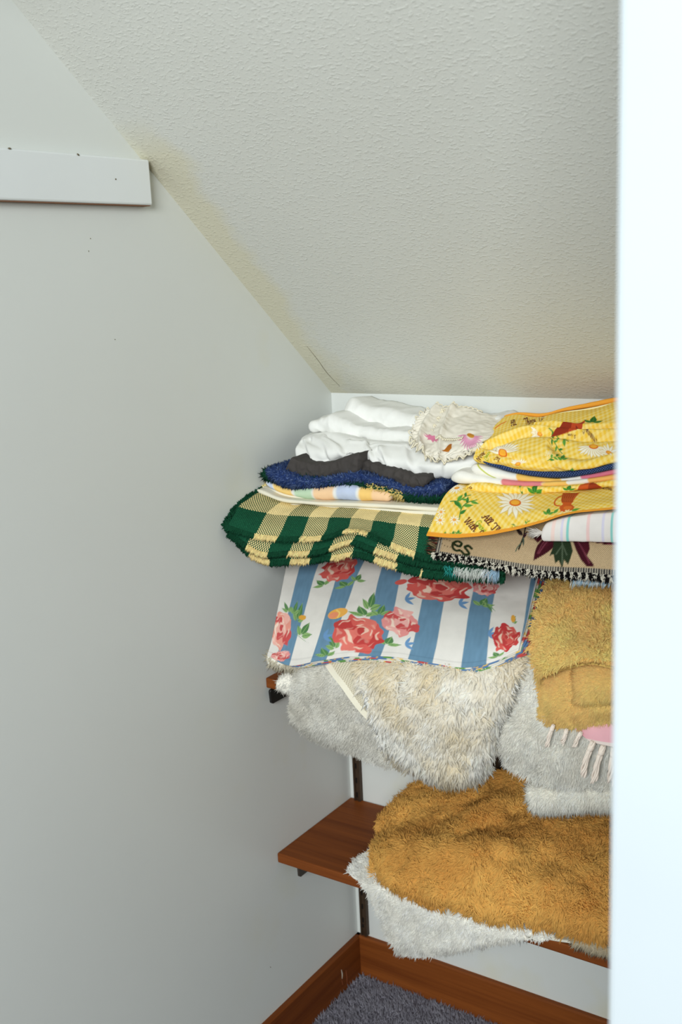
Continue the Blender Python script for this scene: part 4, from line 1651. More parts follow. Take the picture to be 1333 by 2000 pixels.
def m_rib():
    k = NT('navy_ribbed_weave', .9, .15)
    u, v = uvnode(k)
    su = k.math('SINE', k.math('MULTIPLY', u, math.pi / .0022))
    sv = k.math('SINE', k.math('MULTIPLY', v, math.pi / .0022))
    s = k.math('MULTIPLY', k.math('ADD', k.math('MULTIPLY', su, sv), 1.0), .5)
    n = k.noise(k.coord(), 400, 2)
    k.color(k.ramp(k.math('ADD', k.math('MULTIPLY', s, .6), k.math('MULTIPLY', n, .4)), [(0.2, rgba((18, 28, 58))), (0.55, rgba((44, 66, 112))), (.85, rgba((96, 118, 160)))]))
    k.bump(s, .7, .0015)
    return k.m


t = thing('woven_placemat', 'navy blue ribbed placemat sandwiched under the upper yellow cloth', 'placemat', (0.55, -0.2, 1.2))
slab('mat_body', [(941, 898), (985, 905), (1040, 916), (1090, 920), (1150, 915), (1207, 903), (1320, 884)], [(948, 906), (985, 918), (1040, 929), (1090, 933), (1150, 927), (1207, 915), (1320, 896)], [-.232, -.242, -.246, -.245], m_rib(), t, 0.15, 0.01, n=140, wr=0.0006, wf=24, seed=19)
adopt(t)


# --- upper yellow cloth
def yellow_up(pt):
    gingham(pt, .0046, -.35)
    pt.at(983, 886, (36, 0), (0, -24))
    daisy(pt, 12, .1, math.pi - .1, seed=11)
    pt.at(1160, 872, (36, 2), (2, -22))
    daisy(pt, 12, math.pi, 2 * math.pi, seed=12)
    pt.at(1190, 884, (22, 0), (0, -15))
    daisy(pt, 13, seed=13)
    pt.at(1012, 906, (20, 0), (0, -11))
    daisy(pt, 9, .2, math.pi - .2, seed=14)
    pt.at(1055, 848, (20, 4), (2, -11))
    daisy(pt, 9, 2.6, 4.6, seed=15)
    pt.at(1092, 856, (24, 0), (0, -22))
    sprig(pt, pts=((-.8, .8), (-.2, .3), (.3, -.3), (.8, -.7)), n=5, L=.6, seed=3)
    pt.at(1085, 866, (18, 0), (0, -18))
    sprig(pt, pts=((-.6, .6), (0, 0), (.4, -.6), (.7, -1.0)), n=4, L=.55, seed=4)
    pt.at(1080, 895, (16, 0), (0, -14))
    sprig(pt, pts=((-.6, -.3), (0, .1), (.4, .2), (.8, .6)), n=4, L=.6, seed=5)
    for i in range(16):
        a = i * 2.4
        pt.ell((-.5 + .6 * math.cos(a) * i / 16, .6 + .5 * math.sin(a) * i / 16), .1, .07, a, (246, 226, 170))
    pt.at(1100, 894, (12, 0), (0, -9))
    leaves3(pt, (108, 168, 66), (58, 128, 52))
    pt.at(1118, 914, (12, 0), (0, -7))
    leaves3(pt, (108, 168, 66), (58, 128, 52))
    pt.at(1112, 829, (30, -3), (2, -9))
    pt.poly([(-1.1, -.6), (-.3, .3), (.4, .1), (1.1, .9), (.9, -.2), (.5, -.8)], (190, 74, 36))
    pt.poly([(-1.1, -.6), (-.3, .3), (.2, .1), (0, -.7)], (148, 50, 28))
    pt.at(1160, 822, (20, 0), (0, -10))
    leaves3(pt, (86, 130, 52), (50, 105, 40))
    pt.at(978, 830, (9, -3), (2, -5))
    pt.curve([(-1, -.6), (0, .3), (1, .8)], .4, (238, 120, 40))
    pt.at(1000, 826, (7, -2), (-4, -9))
    script_text(pt, 'All', -.4, -.5, 1.1, MAROON, .13)
    pt.at(1028, 824, (8, -3), (-3, -8))
    script_text(pt, 'Things', -.4, -.5, 1.0, MAROON, .13)
    pt.at(1055, 820, (8, -3.4), (-3, -7))
    script_text(pt, 'Love', -.3, -.4, 1.0, MAROON, .13)
    pt.at(1168, 860, (-9, -3.2), (2, 7))
    script_text(pt, 'Things Grow', 0, 0, 1.0, MAROON, .12)
    pt.at(1142, 850, (-9, -1.8), (2, 7))
    script_text(pt, 'Love', 2, .4, 1.0, MAROON, .12)
    pt.at(934, 896, (4, -7), (6, 4.5))
    script_text(pt, 'With', -.4, -.4, 1.2, MAROON, .13)
    pt.at(950, 893, (3, -7), (6, 3.5))
    script_text(pt, 'Grow', -.6, -.3, 1.1, (150, 170, 40), .13)
    pt.at(968, 898, (3, -6), (7, 3))
    script_text(pt, 'Th', -.3, -.3, 1.2, MAROON, .13)


t = thing('yellow_cloth', 'upper yellow gingham cloth with daisies and cursive lettering, heaped on the navy placemat', 'cloth', (0.6, -0.15, 1.22))
rows = [
    [A(986, 814, -.085), A(1010, 810, -.085), A(1050, 815, -.085), A(1100, 804, -.085), A(1150, 796, -.085), A(1207, 785, -.085), A(1320, 772, -.085)],
    [A(968, 832, -.125), A(1000, 828, -.13), A(1050, 829, -.135), A(1110, 822, -.135), A(1160, 815, -.135), A(1207, 807, -.135), A(1320, 796, -.135)],
    [A(955, 850, -.16), A(990, 846, -.17), A(1030, 838, -.175), A(1080, 838, -.172), A(1140, 845, -.168), A(1207, 846, -.165), A(1320, 838, -.165)],
    [A(943, 866, -.19), A(980, 866, -.205), A(1030, 860, -.215), A(1080, 862, -.212), A(1140, 868, -.205), A(1207, 866, -.2), A(1320, 858, -.2)],
    [A(928, 884, -.218), A(975, 888, -.235), A(1040, 894, -.245), A(1100, 896, -.24), A(1150, 894, -.236), A(1207, 886, -.234), A(1320, 872, -.234)],
    [A(926, 896, -.228), A(985, 902, -.245), A(1040, 911, -.252), A(1090, 916, -.25), A(1150, 911, -.246), A(1207, 899, -.244), A(1320, 880, -.244)],
    [A(934, 903, -.22), A(985, 909, -.235), A(1040, 919, -.242), A(1090, 923, -.24), A(1150, 917, -.236), A(1207, 905, -.234), A(1320, 886, -.234)],
]
P = patch(rows, 420, 240)
N = facing(P, normals(P))
q = grid_uv(P)


disp = crease(P, q, [(962, 868), (985, 858), (1020, 844), (1060, 840), (1110, 846), (1150, 852), (1207, 852)], .010, .018)
disp += crease(P, q, [(1045, 832), (1090, 836), (1140, 838), (1207, 834)], .007, .014)
disp += crease(P, q, [(1080, 870), (1100, 885), (1130, 893), (1207, 878)], -.006, .02)
disp += crease(P, q, [(975, 880), (1020, 893), (1060, 900), (1110, 915)], .004, .012)
P = P + N * disp[..., None]
ob, P = sheet('printed_panel', None, M_ATTR, t, t=0.002, wr=0.003, wf=(11, 14), seed=21, P=P, paint=yellow_up, coarse=4)
M_OR = m_plain('orange_cotton', (238, 164, 58), .8, .2)
slab('orange_lining', [(984, 811), (1010, 806), (1060, 807), (1100, 797), (1150, 787), (1207, 776), (1320, 764)], [(986, 815), (1010, 811), (1060, 814), (1100, 804), (1150, 796), (1207, 785), (1320, 773)], [-.078, -.078, -.078], M_OR, t, 0.05, -0.02, n=80, wr=0.001)
slab('hem', [(1000, 813), (1060, 815), (1100, 805), (1150, 797), (1207, 786), (1320, 774)], [(1000, 816), (1060, 819), (1100, 809), (1150, 801), (1207, 790), (1320, 778)], [-.09, -.09, -.09], m_plain('white_hem', (246, 232, 180), .8), t, 0.02, -0.004, n=60, wr=0.0005)
adopt(t)

# ------------------------------------------------------------------ middle shelf
IV, IV2 = (252, 249, 239), (226, 210, 172)
M_RUGB = m_plain('rug_backing_ivory', (244, 240, 228), .95, .4)

# --- white rugs lying at the back of the pile, rolled edges at the left end
t = thing('bath_rug', 'small rolled white bath rug end on the left tip of the middle shelf', 'rug', (0.06, -0.2, S2))
ob, P, N = slab('roll', [(549, 1320), (564, 1308), (600, 1300), (660, 1300)], [(549, 1345), (562, 1352), (600, 1362), (660, 1366)], [-.29, -.285, -.28], M_RUGB, t, 0.2, 0.0, n=50, bulge=.02)
pile('pile', P, N, 9000, 0.0055, 0.0022, tone(IV, (226, 222, 212), .4, 40), M_PILE, t, 71, (0, 0, -.2), .6, 70, .5, .9)
adopt(t)
t = thing('bath_rug', 'folded cream bath rug under the left corner of the rose print cloth', 'rug', (0.1, -0.2, .86))
ob, P, N = slab('roll', [(524, 1270), (560, 1268), (640, 1270), (760, 1275)], [(528, 1300), (560, 1306), (640, 1312), (760, 1316)], [-.325, -.32, -.315], M_RUGB, t, 0.24, 0.01, n=60, bulge=.016)
pile('pile', P, N, 12000, 0.009, 0.0024, tone((232, 224, 200), (214, 204, 180), .5, 40), M_PILE, t, 72, (0, 0, -.2), .6, 70, .5, .9)
adopt(t)

# --- short pile white rug, left
t = thing('bath_rug', 'short pile white bath rug hanging at the left with a cream bound edge', 'rug', (0.15, -0.3, S2))
rows = [
    [A(592, 1285, -.318), A(640, 1280, -.33), A(700, 1284, -.335), A(750, 1290, -.335)],
    [A(576, 1325, -.345), A(630, 1320, -.355), A(700, 1330, -.358), A(745, 1340, -.345)],
    [A(569, 1370, -.35), A(630, 1375, -.362), A(700, 1395, -.36), A(745, 1412, -.345)],
    [A(572, 1402, -.345), A(610, 1425, -.355), A(680, 1450, -.353), A(740, 1464, -.342)],
    [A(576, 1410, -.338), A(605, 1434, -.345), A(680, 1467, -.345), A(732, 1488, -.336)],
]
ob, P = sheet('backing', rows, M_RUGB, t, 70, 60, .010, .003, (14, 14), seed=31)
pile('pile', P, facing(P, normals(P)), 30000, 0.0085, 0.0022, tone(IV, (214, 208, 192), .55, 26), M_PILE, t, 73, (0, 0, -.35), .75, 55, .45, .8, fine=.4)
rows = [[A(720, 1440, -.335), A(750, 1445, -.335), A(785, 1450, -.335)], [A(728, 1470, -.335), A(755, 1478, -.336), A(785, 1480, -.336)], [A(738, 1488, -.33), A(755, 1494, -.332), A(776, 1496, -.332)]]
ob, P = sheet('lower_fold', rows, M_RUGB, t, 24, 24, .008, 0)
pile('pile', P, facing(P, normals(P)), 3200, 0.008, 0.0022, tone(IV, (214, 208, 192), .55, 26), M_PILE, t, 74, (0, 0, -.3), .7, 55, .45, .8)
adopt(t)

# --- long pile rug in the middle


def m_backing():
    k = NT('latex_grid_backing', .9, .2)
    u, v = uvnode(k)
    su = k.math('SINE', k.math('MULTIPLY', u, math.pi / .0026))
    sv = k.math('SINE', k.math('MULTIPLY', v, math.pi / .0026))
    s = k.math('MULTIPLY', su, sv)
    k.color(k.ramp(k.math('ADD', k.math('MULTIPLY', s, .5), .5), [(0.2, rgba((206, 196, 172))), (0.8, rgba((236, 228, 204)))]))
    k.bump(s, .6, .0015)
    return k.m


t = thing('shaggy_rug', 'long pile ivory shaggy rug draped over the middle shelf, yellowed in patches', 'rug', (0.4, -0.3, S2))
rows = [
    [A(698, 1268, -.335), A(760, 1268, -.34), A(850, 1275, -.345), A(950, 1270, -.325), A(1024, 1240, -.290)],
    [A(703, 1310, -.384), A(780, 1318, -.385), A(880, 1325, -.39), A(970, 1318, -.36), A(1014, 1295, -.325)],
    [A(722, 1365, -.394), A(790, 1380, -.395), A(880, 1395, -.40), A(950, 1378, -.38), A(992, 1350, -.355)],
    [A(742, 1418, -.388), A(805, 1445, -.385), A(880, 1462, -.39), A(940, 1440, -.375), A(968, 1415, -.355)],
    [A(756, 1452, -.372), A(810, 1485, -.37), A(875, 1508, -.375), A(925, 1500, -.365), A(952, 1480, -.35)],
    [A(772, 1468, -.358), A(815, 1494, -.355), A(872, 1517, -.358), A(918, 1514, -.352), A(946, 1498, -.343)],
]
ob, P = sheet('backing', rows, M_RUGB, t, 90, 80, .012, .004, (12, 12), seed=33)
Nn = facing(P, normals(P))
pile('pile', P, Nn, 28000, 0.0175, 0.0046, tone((254, 251, 242), (238, 218, 174), .9, 13, .03, 3.3, .12), M_PILE, t, 75, (0.05, 0, -.6), 1.15, 48, .32, .5, fine=.5, vlo=.07, cone=False)
# sides of the rug, dense ends
fringe('edge_pile', np.concatenate([P[24:, -1], P[-1, ::-1], P[:8:-1, 0]]), np.array([.3, -.3, -.9]), 3000, 0.016, 0.004, lambda s, r: np.clip(lin((253, 252, 247)) * (1 + .03 * r.normal(size=(len(s), 1))), 0, 1), M_PILE, t, 76, .45, .5)
# the turned over strip of grid backing with its binding
rows = [[A(640, 1296, -.366), A(668, 1286, -.366), A(702, 1282, -.366)],
        [A(668, 1334, -.382), A(694, 1330, -.384), A(716, 1326, -.386)],
        [A(700, 1380, -.386), A(714, 1374, -.388), A(730, 1370, -.390)],
        [A(728, 1412, -.380), A(733, 1408, -.382), A(740, 1404, -.386)]]
sheet('turned_backing', rows, m_backing(), t, 50, 60, .004, .0005)
e = spline(np.array([A(640, 1296, -.369), A(652, 1314, -.377), A(668, 1334, -.385), A(700, 1378, -.389), A(731, 1412, -.383)]), 40)
tg = unit(np.gradient(e, axis=0))
sd = unit(np.cross(tg, unit(CAM - e)))
G = np.stack([e + sd * w - unit(CAM - e) * (abs(w) * 8) ** 2 * .02 for w in np.linspace(-.0055, .0055, 7)], 1)
V, F, _ = shell(G, .003, 1)
mesh_obj('binding', V, F, M_CREAM, t)
adopt(t)

# --- grey-white layer beneath, right of the rose print cloth
t = thing('shaggy_rug', 'greyish white shaggy rug layer standing up right of the rose print cloth', 'rug', (0.5, -0.2, .85))
rows = [[A(1052, 1165, -.185), A(1068, 1160, -.185), A(1084, 1155, -.185)],
        [A(1040, 1212, -.235), A(1056, 1208, -.235), A(1070, 1205, -.235)],
        [A(1020, 1265, -.285), A(1036, 1260, -.285), A(1052, 1255, -.285)],
        [A(970, 1320, -.315), A(1000, 1320, -.318), A(1025, 1310, -.315)],
        [A(950, 1400, -.325), A(975, 1400, -.33), A(996, 1390, -.33)],
        [A(940, 1460, -.32), A(960, 1462, -.322), A(975, 1440, -.322)]]
ob, P = sheet('backing', rows, M_RUGB, t, 40, 70, .012, .003, (14, 14), seed=35)
pile('pile', P, facing(P, normals(P)), 13000, 0.012, 0.0028, tone((250, 247, 238), (232, 225, 208), .6, 20), M_PILE, t, 77, (0.1, 0, -.6), .95, 40, .5, .6, fine=.5, cone=False)
adopt(t)


# --- rose print cloth
def roses(pt):
    W_, B_ = (230, 226, 219), (106, 142, 168)
    pt.base(W_)
    # blue stripes, traced where they cross the upper and the lower edge
    st = [((588, 1110), (622, 1110), (537, 1240), (570, 1240), (552, 1290), (578, 1290)),
          ((660, 1120), (700, 1120), (628, 1230), (660, 1230), (610, 1282), (640, 1282)),
          ((741, 1125), (783, 1128), (720, 1225), (762, 1225), (700, 1278), (745, 1278)),
          ((828, 1150), (872, 1150), (818, 1225), (862, 1225), (797, 1280), (846, 1282)),
          ((924, 1150), (968, 1150), (916, 1225), (958, 1228), (900, 1290), (950, 1292)),
          ((1033, 1160), (1041, 1160), (1024, 1215), (1030, 1215), (1017, 1260), (1021, 1260))]
    u, v = pt.uv[:, 0], pt.uv[:, 1]
    for a, b, c, d, e, f in st:
        pa, pb, pc, pd, pe, pf = (pt.loc(*k) for k in (a, b, c, d, e, f))
        l = [pa, pc, pe]
        r = [pb, pd, pf]

        def xat(L, v):
            L = np.array(L)
            k = np.polyfit(L[:, 1], L[:, 0], 1)
            return np.polyval(k, v)
        k = np.clip(np.minimum(u - xat(l, v), xat(r, v) - u) / .0012 + .5, 0, 1)[:, None]
        tx = 1 + .10 * perlin(np.stack([u * 160, v * 40, u * 0], -1))[:, None]
        pt.col = pt.col * (1 - k) + lin(B_) * tx * k
    g, d = (142, 178, 112), (84, 130, 80)
    RD, RM, RL, RP = (194, 68, 66), (216, 96, 88), (228, 122, 110), (246, 214, 192)
    PD, PM, PL, PP = (206, 84, 84), (232, 150, 146), (240, 178, 170), (250, 226, 206)

    def L3(x, y, ax, ay):
        pt.at(x, y, ax, ay)
        leaves3(pt, g, d)
    # leaves first
    L3(585, 1200, (14, 4), (6, -26)); L3(595, 1232, (16, 8), (10, -20)); L3(577, 1190, (10, 2), (4, -18))
    L3(560, 1188, (-10, 0), (-4, -14)); L3(588, 1246, (12, 10), (14, 10))
    L3(726, 1178, (20, 4), (4, -24)); L3(708, 1196, (-30, -2), (-4, -14)); L3(745, 1194, (22, -2), (4, -14))
    L3(760, 1254, (26, 6), (4, -12)); L3(650, 1258, (-16, 4), (-6, -18)); L3(634, 1276, (-22, 2), (-4, -12))
    L3(672, 1142, (-22, 8), (-6, -8)); L3(700, 1130, (16, 4), (4, -10)); L3(628, 1140, (-18, 8), (-8, -8))
    L3(945, 1178, (24, 4), (4, -12)); L3(955, 1184, (14, 10), (6, 12)); L3(970, 1280, (-18, 6), (-4, -7)); L3(1005, 1212, (6, 2), (2, -10))
    # pale blue sprigs
    for x, y in ((800, 1164), (905, 1172), (800, 1252), (640, 1236), (962, 1232)):
        pt.at(x, y, (14, 0), (0, -12))
        for a in (-.6, .2, 1.0):
            pt.leaf((-.6, -.6), (-.6 + 1.5 * math.cos(a), -.6 + 1.5 * math.sin(a)), .3, (110, 152, 196))
    # roses
    pt.at(700, 1236, (50, 4), (2, -37), .22); rose(pt, RD, RM, RL, RP)
    pt.at(782, 1214, (36, 4), (2, -29), .22); rose(pt, PD, PM, PL, PP)
    pt.at(549, 1228, (29, 6), (6, -40), .22); rose(pt, PD, (236, 156, 140), (242, 182, 168), PP)
    pt.at(548, 1282, (19, 0), (3, -12), .22); rose(pt, PD, PM, PL, PP)
    pt.at(662, 1110, (38, -6), (4, -26), .22); rose(pt, RD, RM, RL, RP)
    pt.at(858, 1150, (62, 6), (4, -28), .22); rose(pt, RD, RM, RL, RP)
    pt.at(948, 1148, (26, 2), (2, -17), .22); rose(pt, PD, PM, PL, PP)
    pt.at(990, 1246, (27, 2), (4, -28), .22); rose(pt, RD, (196, 60, 62), (214, 92, 84), RP)
    # yellow buds
    pt.at(660, 1198, (19, -3), (3, -12))
    pt.ell((0, 0), 1, .85, .2, (240, 178, 86)); pt.ell((-.4, -.2), .5, .5, 0, (238, 150, 110)); pt.curve([(-.2, .6), (.2, 0), (.1, -.7)], .16, (248, 208, 120))
    pt.at(591, 1206, (7, 0), (0, -6)); pt.ell((0, 0), 1, .8, 0, (230, 170, 70))
    pt.at(1003, 1208, (5, 0), (0, -7)); pt.ell((0, 0), .9, 1, 0, (230, 170, 70))
    pt.at(784, 1137, (12, -2), (0, -6)); pt.ell((0, 0), 1, .8, 0, RM)
    # hem seam
    vm = pt.uv[:, 1].max()
    k = np.clip((.0007 - np.abs(vm - pt.uv[:, 1] - .008)) / .0006 + .5, 0, 1)[:, None] * .18
    pt.col = pt.col * (1 - k)


t = thing('rose_print_cloth', 'blue and white striped cloth printed with red and pink roses, folded below the green throw', 'cloth', (0.3, -0.25, .92))
rows = [
    [A(570, 1066, -.16), A(650, 1068, -.16), A(750, 1074, -.16), A(850, 1082, -.16), A(960, 1100, -.16), A(1054, 1120, -.16)],
    [A(557, 1115, -.225), A(650, 1122, -.235), A(750, 1132, -.24), A(850, 1146, -.24), A(960, 1158, -.235), A(1041, 1170, -.23)],
    [A(545, 1180, -.295), A(640, 1188, -.31), A(740, 1194, -.315), A(850, 1204, -.315), A(960, 1214, -.31), A(1030, 1218, -.295)],
    [A(531, 1250, -.345), A(600, 1256, -.362), A(700, 1250, -.37), A(800, 1256, -.37), A(900, 1268, -.368), A(980, 1264, -.355), A(1019, 1252, -.335)],
    [A(522, 1280, -.355), A(560, 1299, -.372), A(620, 1291, -.382), A(700, 1281, -.388), A(760, 1282, -.39), A(850, 1295, -.39), A(915, 1303, -.386), A(965, 1292, -.37), A(1014, 1270, -.345)],
]
P = patch(rows, 440, 220)
ob, P0 = sheet('printed_panel', None, M_ATTR, t, t=0.0015, wr=0.0016, wf=(13, 10), seed=41, P=P.copy(), paint=roses, coarse=4)


def layer_print(k):
    def fn(pt):
        pt.base((226, 224, 212))
        u, v = pt.uv[:, 0], pt.uv[:, 1]
        n = perlin(np.stack([u * 30 + k * 5, v * 30, u * 0 + k], -1))
        st = np.sin(u * math.pi / .045 + k * 1.3) > 0
        c = np.where(st[:, None], lin((96, 132, 178)), lin((228, 224, 212)))
        c = np.where((n > .28)[:, None], lin((206, 84, 80)), c)
        c = np.where((n < -.30)[:, None], lin((110, 160, 88)), c)
        c = np.where(((n > .12) & (n < .18))[:, None], lin((238, 196, 90)), c)
        pt.col = c
    return fn


Pc = patch(rows, 150, 80)
Nc = facing(Pc, normals(Pc))
for k in range(1, 5):
    kk = np.linspace(0, 1, 150)[None, :, None]
    sh = Pc - Nc * (0.0035 * k) + np.array([0.0032 * k, 0, 0]) * kk + np.array([0, 0, -0.0012 * k]) * np.linspace(0, 1, 80)[:, None, None] * (0.3 + 0.7 * np.exp(-((kk - .68) / .2) ** 2))
    sheet('folded_layer', None, M_ATTR, t, t=0.0015, P=sh, paint=layer_print(k), coarse=3)
adopt(t)

# --- right: white rug with a turned up end
t = thing('bath_rug', 'thick white bath rug hanging at the right below the yellow mats', 'rug', (0.6, -0.3, S2))
rows = [
    [A(1040, 1168, -.20), A(1100, 1180, -.20), A(1207, 1190, -.20), A(1290, 1195, -.20)],
    [A(1028, 1245, -.29), A(1090, 1260, -.295), A(1207, 1275, -.30), A(1290, 1280, -.30)],
    [A(1008, 1320, -.325), A(1080, 1340, -.335), A(1207, 1355, -.34), A(1290, 1360, -.34)],
    [A(985, 1400, -.345), A(1060, 1415, -.36), A(1200, 1430, -.362), A(1285, 1435, -.362)],
    [A(980, 1450, -.348), A(1050, 1470, -.362), A(1200, 1482, -.362), A(1285, 1488, -.362)],
    [A(988, 1492, -.34), A(1050, 1522, -.35), A(1200, 1535, -.35), A(1285, 1540, -.35)],
]
ob, P = sheet('backing', rows, M_RUGB, t, 90, 90, .012, .004, (12, 12), seed=43)
pile('pile', P, facing(P, normals(P)), 42000, 0.0115, 0.0023, tone((254, 251, 241), (242, 236, 220), .5, 22), M_PILE, t, 78, (0.1, 0, -.35), .8, 48, .45, .75, fine=.45, vlo=.16)
adopt(t)
t = thing('bath_rug', 'folded white bath rug end, lowest of the right hand rugs above the golden one', 'rug', (0.65, -0.3, .7))
ob, P, N = slab('roll', [(1030, 1536), (1090, 1530), (1150, 1527), (1207, 1526), (1285, 1528)], [(1044, 1583), (1090, 1581), (1150, 1578), (1207, 1576), (1285, 1578)], [-.33, -.335, -.335], M_RUGB, t, 0.05, 0.03, n=90, bulge=.012, wr=.002)
pile('pile', P, N, 13000, 0.0095, 0.0022, tone((254, 251, 240), (244, 237, 221), .5, 22), M_PILE, t, 79, (0.1, 0, -.3), .7, 55, .45, .8, vlo=.12, vhi=.9)
adopt(t)

# --- pink tasselled towel
t = thing('tasselled_towel', 'pale pink woven towel end with knotted tassels under the yellow mats', 'towel', (0.65, -0.35, .82))


def pinkp(pt):
    pt.base((238, 222, 214))
    v = pt.uv[:, 1]
    a, b = pt.loc(1180, 1420)[1], pt.loc(1180, 1449)[1]
    k = np.clip(np.minimum(v - a + .02, b - v) / .001 + .5, 0, 1)[:, None]
    pt.col = pt.col * (1 - k) + lin((240, 182, 190)) * (1 + .06 * np.sin(v * 2400))[:, None] * k


rows = [[A(1085, 1395, -.368), A(1150, 1400, -.379), A(1207, 1404, -.381), A(1290, 1408, -.381)],
        [A(1125, 1425, -.380), A(1165, 1428, -.386), A(1207, 1430, -.387), A(1290, 1434, -.387)],
        [A(1152, 1448, -.385), A(1175, 1454, -.388), A(1207, 1460, -.389), A(1290, 1464, -.389)]]
ob, P = sheet('woven_end', rows, M_ATTR, t, 120, 60, .003, .0006, paint=pinkp, uvoff=(0, 0))
M_TAS = m_attr('tassel_yarn', .9)


def tassel(a, b, c, seed, r=.0042):
    """a hitch knot and six wavy twisted strands hanging from it"""
    rng = np.random.default_rng(seed)
    pth = spline(np.array([a, b, c]), 16)
    tg = unit(np.gradient(pth, axis=0))
    b1 = unit(np.cross(tg, [0.2, 1.0, 0.1]))
    b2 = np.cross(tg, b1)
    ang = np.linspace(0, 2 * math.pi, 7)[:-1]
    V, F = [], []

    def tube(c_, rad):
        n = len(c_)
        G = np.stack([c_ + rad[:, None] * (b1[8] * math.cos(x) + b2[8] * math.sin(x)) for x in ang], 0)
        F.append(gridfaces(6, n, sum(len(v) for v in V), True))
        V.append(G.reshape(-1, 3))
    s = np.linspace(0, 1, 16)
    spread = np.interp(s, [0, .1, .2, .35, 1], [.5, .9, .55, .8, 1.15])
    for k in range(8):
        q0 = k * .785 + rng.uniform(0, .6)
        e = rng.uniform(.84, 1.05)
        cc = np.stack([np.interp(s * e, np.linspace(0, 1, 16), pth[:, j]) for j in range(3)], -1)
        if e > 1:
            cc += tg[-1] * ((s * e - 1).clip(0) * .04)[:, None]
        w = q0 + 1.6 * s + .5 * np.sin(s * 7 + k)
        cc = cc + (b1 * np.cos(w)[:, None] + b2 * np.sin(w)[:, None]) * (r * .78 * spread * (1 + .25 * np.sin(s * 9 + k * 2)))[:, None]
        tube(cc, r * .42 * np.interp(s, [0, .95, 1], [1, 1, .3]))
    kc = pth[1:5]
    tube(spline(kc, 8), r * np.array([.3, .9, 1.2, 1.25, 1.25, 1.15, .9, .3]))
    V = np.concatenate(V)
    col = np.clip(lin((246, 232, 218)) * (1 + .05 * perlin(V * 700)[:, None]), 0, 1)
    return mesh_obj('tassel', V, F, M_TAS, t, None, col)


for i, (a, b, c) in enumerate((((1082, 1416), (1074, 1436), (1068, 1462)), ((1108, 1424), (1104, 1438), (1098, 1452)), ((1136, 1430), (1128, 1444), (1122, 1460)),
                               ((1160, 1448), (1146, 1482), (1138, 1522)), ((1180, 1456), (1168, 1490), (1160, 1530)), ((1200, 1460), (1196, 1492), (1192, 1532)), ((1225, 1462), (1222, 1494), (1218, 1534)))):
    tassel(A(*a, -.388), A(*b, -.390), A(*c, -.386), 80 + i, .0030 if i < 3 else .0042)
adopt(t)

# --- yellow bath mats
YA, YB = (255, 224, 138), (254, 200, 124)
M_YB = m_plain('rug_backing_yellow', (240, 200, 112), .95)
t = thing('bath_mat', 'yellow shaggy bath mat folded on top of the right hand rugs', 'bath mat', (0.62, -0.3, .9))
rows = [
    [A(1072, 1138, -.215), A(1120, 1132, -.215), A(1207, 1128, -.215), A(1290, 1128, -.215)],
    [A(1058, 1180, -.275), A(1120, 1182, -.285), A(1207, 1182, -.285), A(1290, 1182, -.285)],
    [A(1047, 1240, -.335), A(1110, 1245, -.35), A(1207, 1240, -.35), A(1290, 1240, -.35)],
    [A(1045, 1285, -.366), A(1085, 1280, -.382), A(1140, 1272, -.386), A(1207, 1274, -.386), A(1290, 1276, -.386)],
    [A(1056, 1322, -.380), A(1080, 1308, -.396), A(1118, 1292, -.402), A(1160, 1288, -.404), A(1207, 1294, -.404), A(1290, 1298, -.404)],
]
ob, P = sheet('backing', rows, M_YB, t, 80, 80, .012, .003, (14, 14), seed=47)
pile('pile', P, facing(P, normals(P)), 28000, 0.0125, 0.0026, tone(YA, YB, .85, 16, .08, 1.0), M_PILE, t, 91, (0.15, 0, -.3), .9, 45, .45, .75, fine=.4, cone=False)
e = P[-1]
fringe('bound_edge', e, np.array([0, -.5, -.8]), 700, .006, .0034, lambda s, r: np.clip(lin((250, 204, 122)) * (1 + .08 * r.normal(size=(len(s), 1))), 0, 1), M_PILE, t, 92, .25, .2)
adopt(t)
t = thing('bath_mat', 'yellow bath mat with a sculpted inner panel, lower of the two yellow mats', 'bath mat', (0.65, -0.3, .85))
rows = [
    [A(1070, 1290, -.345), A(1120, 1280, -.352), A(1207, 1280, -.354), A(1290, 1282, -.354)],
    [A(1066, 1335, -.368), A(1120, 1330, -.376), A(1207, 1328, -.378), A(1290, 1330, -.378)],
    [A(1068, 1385, -.374), A(1120, 1385, -.382), A(1207, 1378, -.384), A(1290, 1380, -.384)],
    [A(1070, 1412, -.366), A(1100, 1420, -.376), A(1160, 1414, -.379), A(1207, 1409, -.379), A(1290, 1409, -.379)],
]
P = patch(rows, 90, 80)
q = grid_uv(P)
um, vm = q[..., 0], q[..., 1]
inner = np.minimum(um - .052, vm.max() - .034 - vm)
P = P - facing(P, normals(P)) * (0.005 * np.exp(-(inner / .004) ** 2) - .002 * (inner > 0))[..., None]
ob, P = sheet('backing', None, M_YB, t, t=.010, wr=.001, P=P)
pile('pile', P, facing(P, normals(P)), 26000, 0.0075, 0.0024, tone((255, 220, 138), (255, 202, 130), .8, 20, .06, 5.0), M_PILE, t, 93, (0, 0, -.2), .8, 60, .45, .8, fine=.3)
rows = [[A(1052, 1330, -.362), A(1066, 1328, -.364)], [A(1056, 1370, -.366), A(1068, 1368, -.368)], [A(1054, 1402, -.362), A(1070, 1408, -.364)]]
ob, P = sheet('back_layer', rows, M_YB, t, 20, 40, .008, 0)
pile('pile', P, facing(P, normals(P)), 1500, 0.006, 0.003, tone((252, 216, 136), (244, 196, 118), .6, 30), M_PILE, t, 94, (-.2, 0, -.1), .5, 60, .4, .8)
adopt(t)

